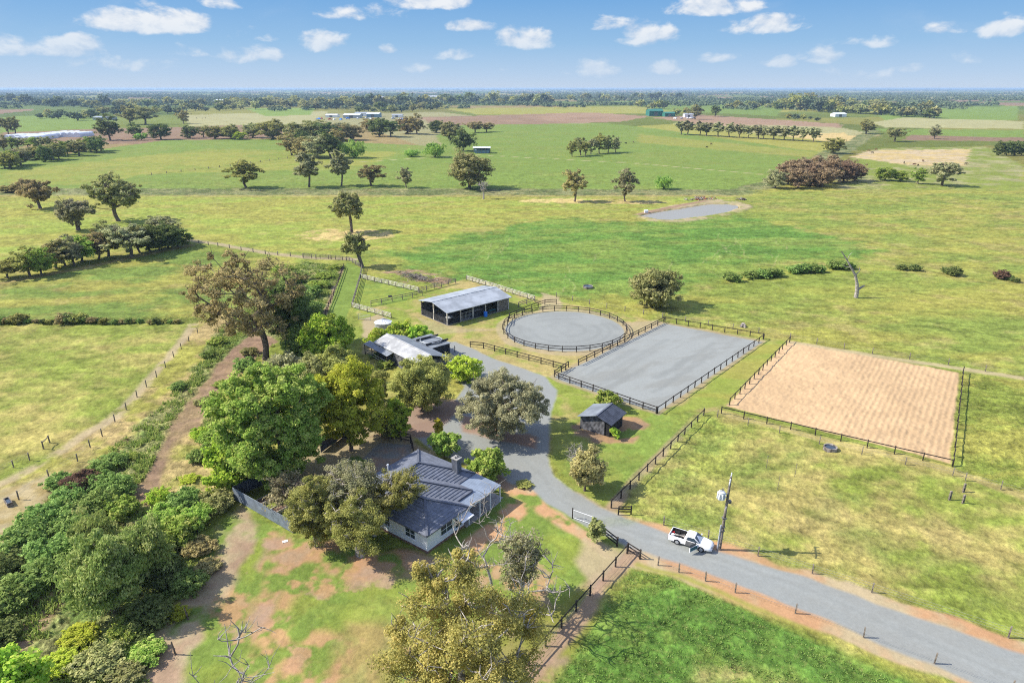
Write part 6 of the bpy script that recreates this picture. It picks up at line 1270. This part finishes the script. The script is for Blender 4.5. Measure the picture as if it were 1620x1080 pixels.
# greenhouses: rows of film tunnels
for i, (x_, y_) in enumerate([(34, 224), (52, 221), (72, 218), (92, 216), (20, 221), (112, 217)]):
    p = G(x_, y_); k = mpp((x_, y_)); w_ = 30 * k; L = 26; t = empty('greenhouse', p, .0, 'white film greenhouse tunnel of the block at the left edge', 'greenhouse', 'white greenhouses'); b = MB(); n = 10; r_ = w_ / 6
    for s in range(3):
        cx = -w_ / 2 + r_ * (1 + 2 * s)
        for j in range(n):
            a0_, a1_ = math.pi * j / n, math.pi * (j + 1) / n; P0 = (cx + r_ * math.cos(a0_), 2 + 2.6 * math.sin(a0_)); P1 = (cx + r_ * math.cos(a1_), 2 + 2.6 * math.sin(a1_))
            b.poly([(P0[0], 0, P0[1]), (P0[0], L, P0[1]), (P1[0], L, P1[1]), (P1[0], 0, P1[1])]); b.poly([(cx, 0, 2), (P0[0], 0, P0[1]), (P1[0], 0, P1[1])])
    b.build('film', M['plastic'], t); b = MB(); b.box(-w_ / 2, w_ / 2, .02, L, 0, 1.98); b.build('wall', M['plastic'], t)
# cars
def car_mesh(m):
    b = MB(); b.hexa([(-2.2, -.9, .3), (2.2, -.85, .3), (2.2, .85, .3), (-2.2, .9, .3), (-2.2, -.85, .95), (2.1, -.8, .8), (2.1, .8, .8), (-2.2, .85, .95)]); b.hexa([(-1.6, -.8, .92), (1.0, -.8, .88), (1.0, .8, .88), (-1.6, .8, .92), (-1.1, -.62, 1.5), (.3, -.62, 1.5), (.3, .62, 1.5), (-1.1, .62, 1.5)])
    for x_ in (-1.4, 1.4):
        for y_ in (-.85, .85): b.tube((x_, y_ - .1, .32), (x_, y_ + .1, .32), .32, n=10)
    me = bpy.data.meshes.new('car'); me.from_pydata([tuple(v) for v in b.v], [], b.f); me.update(); me.materials.append(m); return me
cms = [car_mesh(M[k]) for k in ('white', 'steel', 'blue', 'red')]; fr = random.Random(5)
for i in range(16):
    x_ = fr.uniform(500, 640); y_ = fr.uniform(188, 190); o = link('parked_car', cms[i % 4], label='tiny parked vehicle in front of the industrial sheds', cat='car', group='vehicles at the industrial sheds'); o.location = G(x_, y_); o.rotation_euler.z = fr.uniform(0, 3)
    o.scale = (1.6, 1.6, 1.6)
for i in range(7):
    o = link('parked_car', cms[i % 2], label='tiny white machine parked between the green shed and the dark tree', cat='car', group='machines by the green shed'); o.location = G(fr.uniform(1068, 1098), 188); o.rotation_euler.z = fr.uniform(0, 3); o.scale = (1.6, 1.6, 1.6)
def cow_mesh(m):
    E = [((-.8, 0, 1.05), (-.3, 0, 1.05), .34, .38), ((-.3, 0, 1.05), (.5, 0, 1.1), .38, .34), ((.5, 0, 1.1), (.8, 0, 1.2), .34, .2), ((.8, 0, 1.2), (1.1, 0, 1.05), .2, .15), ((1.1, 0, 1.05), (1.4, 0, .85), .16, .09), ((-.8, 0, 1.05), (-1.0, 0, 1.1), .34, .1), ((-1.0, 0, 1.2), (-1.05, 0, .5), .03, .02)]
    for x_, s in ((-.7, 1), (-.7, -1), (.5, 1), (.5, -1)): E += [((x_, .2 * s, .9), (x_ + .02, .2 * s, .45), .14, .08), ((x_ + .02, .2 * s, .45), (x_, .2 * s, 0), .07, .06)]
    v, f = tubes_np(E, 8); return mesh_np('cow', v, f, m, True)
cw = [cow_mesh(M['cowblack']), cow_mesh(M['cowbrown'])]
for i, (x_, y_) in enumerate([(311, 188), (320, 188), (325, 187.5), (438, 177), (1118, 234), (1125, 229), (1430, 259), (1446, 262), (1452, 263), (1460, 256), (1528, 261), (1374, 240), (1380, 243), (1386, 238), (990, 228), (1002, 226)]):
    o = link('cow', cw[i % 2], label='black cow grazing on a distant paddock' if i % 2 == 0 else 'brown cow grazing on a distant paddock', cat='cow', group='cattle on the far paddocks'); o.location = G(x_, y_); o.rotation_euler.z = fr.uniform(0, 6.28)
# ------------------------------------------------------------------ labels by order inside a group
ORD = ['', 'first', 'second', 'third', 'fourth', 'fifth', 'sixth', 'seventh', 'eighth', 'ninth', 'tenth', 'eleventh', 'twelfth', 'thirteenth', 'fourteenth', 'fifteenth', 'sixteenth', 'seventeenth', 'eighteenth', 'nineteenth', 'twentieth']
def ordn(i): return ORD[i] if i < len(ORD) else '%d%s' % (i, {1: 'st', 2: 'nd', 3: 'rd'}.get(i % 10 if i // 10 != 1 else 0, 'th'))
bylab = {}
for o in COL.objects:
    if o.get('label') and o.parent is None: bylab.setdefault(o['label'], []).append(o)
for lb, L in bylab.items():
    if len(L) < 2: continue
    L.sort(key=lambda o: o.location.x / max(1, depth(o.location)))
    for i, o in enumerate(L): o['label'] = ' '.join((lb + ',').split()[-20:]).rstrip(',') + ', %s from the left' % ordn(i + 1)
# ------------------------------------------------------------------ haze
bm = MB(); bm.box(-47000, 47000, -3000, 47000, -2.0, 50.0); hz_ = bm.build('haze', None, kind='stuff')
hm = bpy.data.materials.new('haze'); hm.use_nodes = True; t_ = NT(hm.node_tree); t_.n.clear()
pv = t_.new('ShaderNodeVolumePrincipled', inp={'Color': (.55, .76, 1.0, 1), 'Density': 8e-5, 'Anisotropy': .1})
t_.new('ShaderNodeOutputMaterial', inp={'Volume': pv.outputs[0]}); hz_.data.materials.append(hm)

for o in COL.objects:
    if o.get('label') and len(o['label'].split()) > 16: print('LONG', len(o['label'].split()), o['label'])
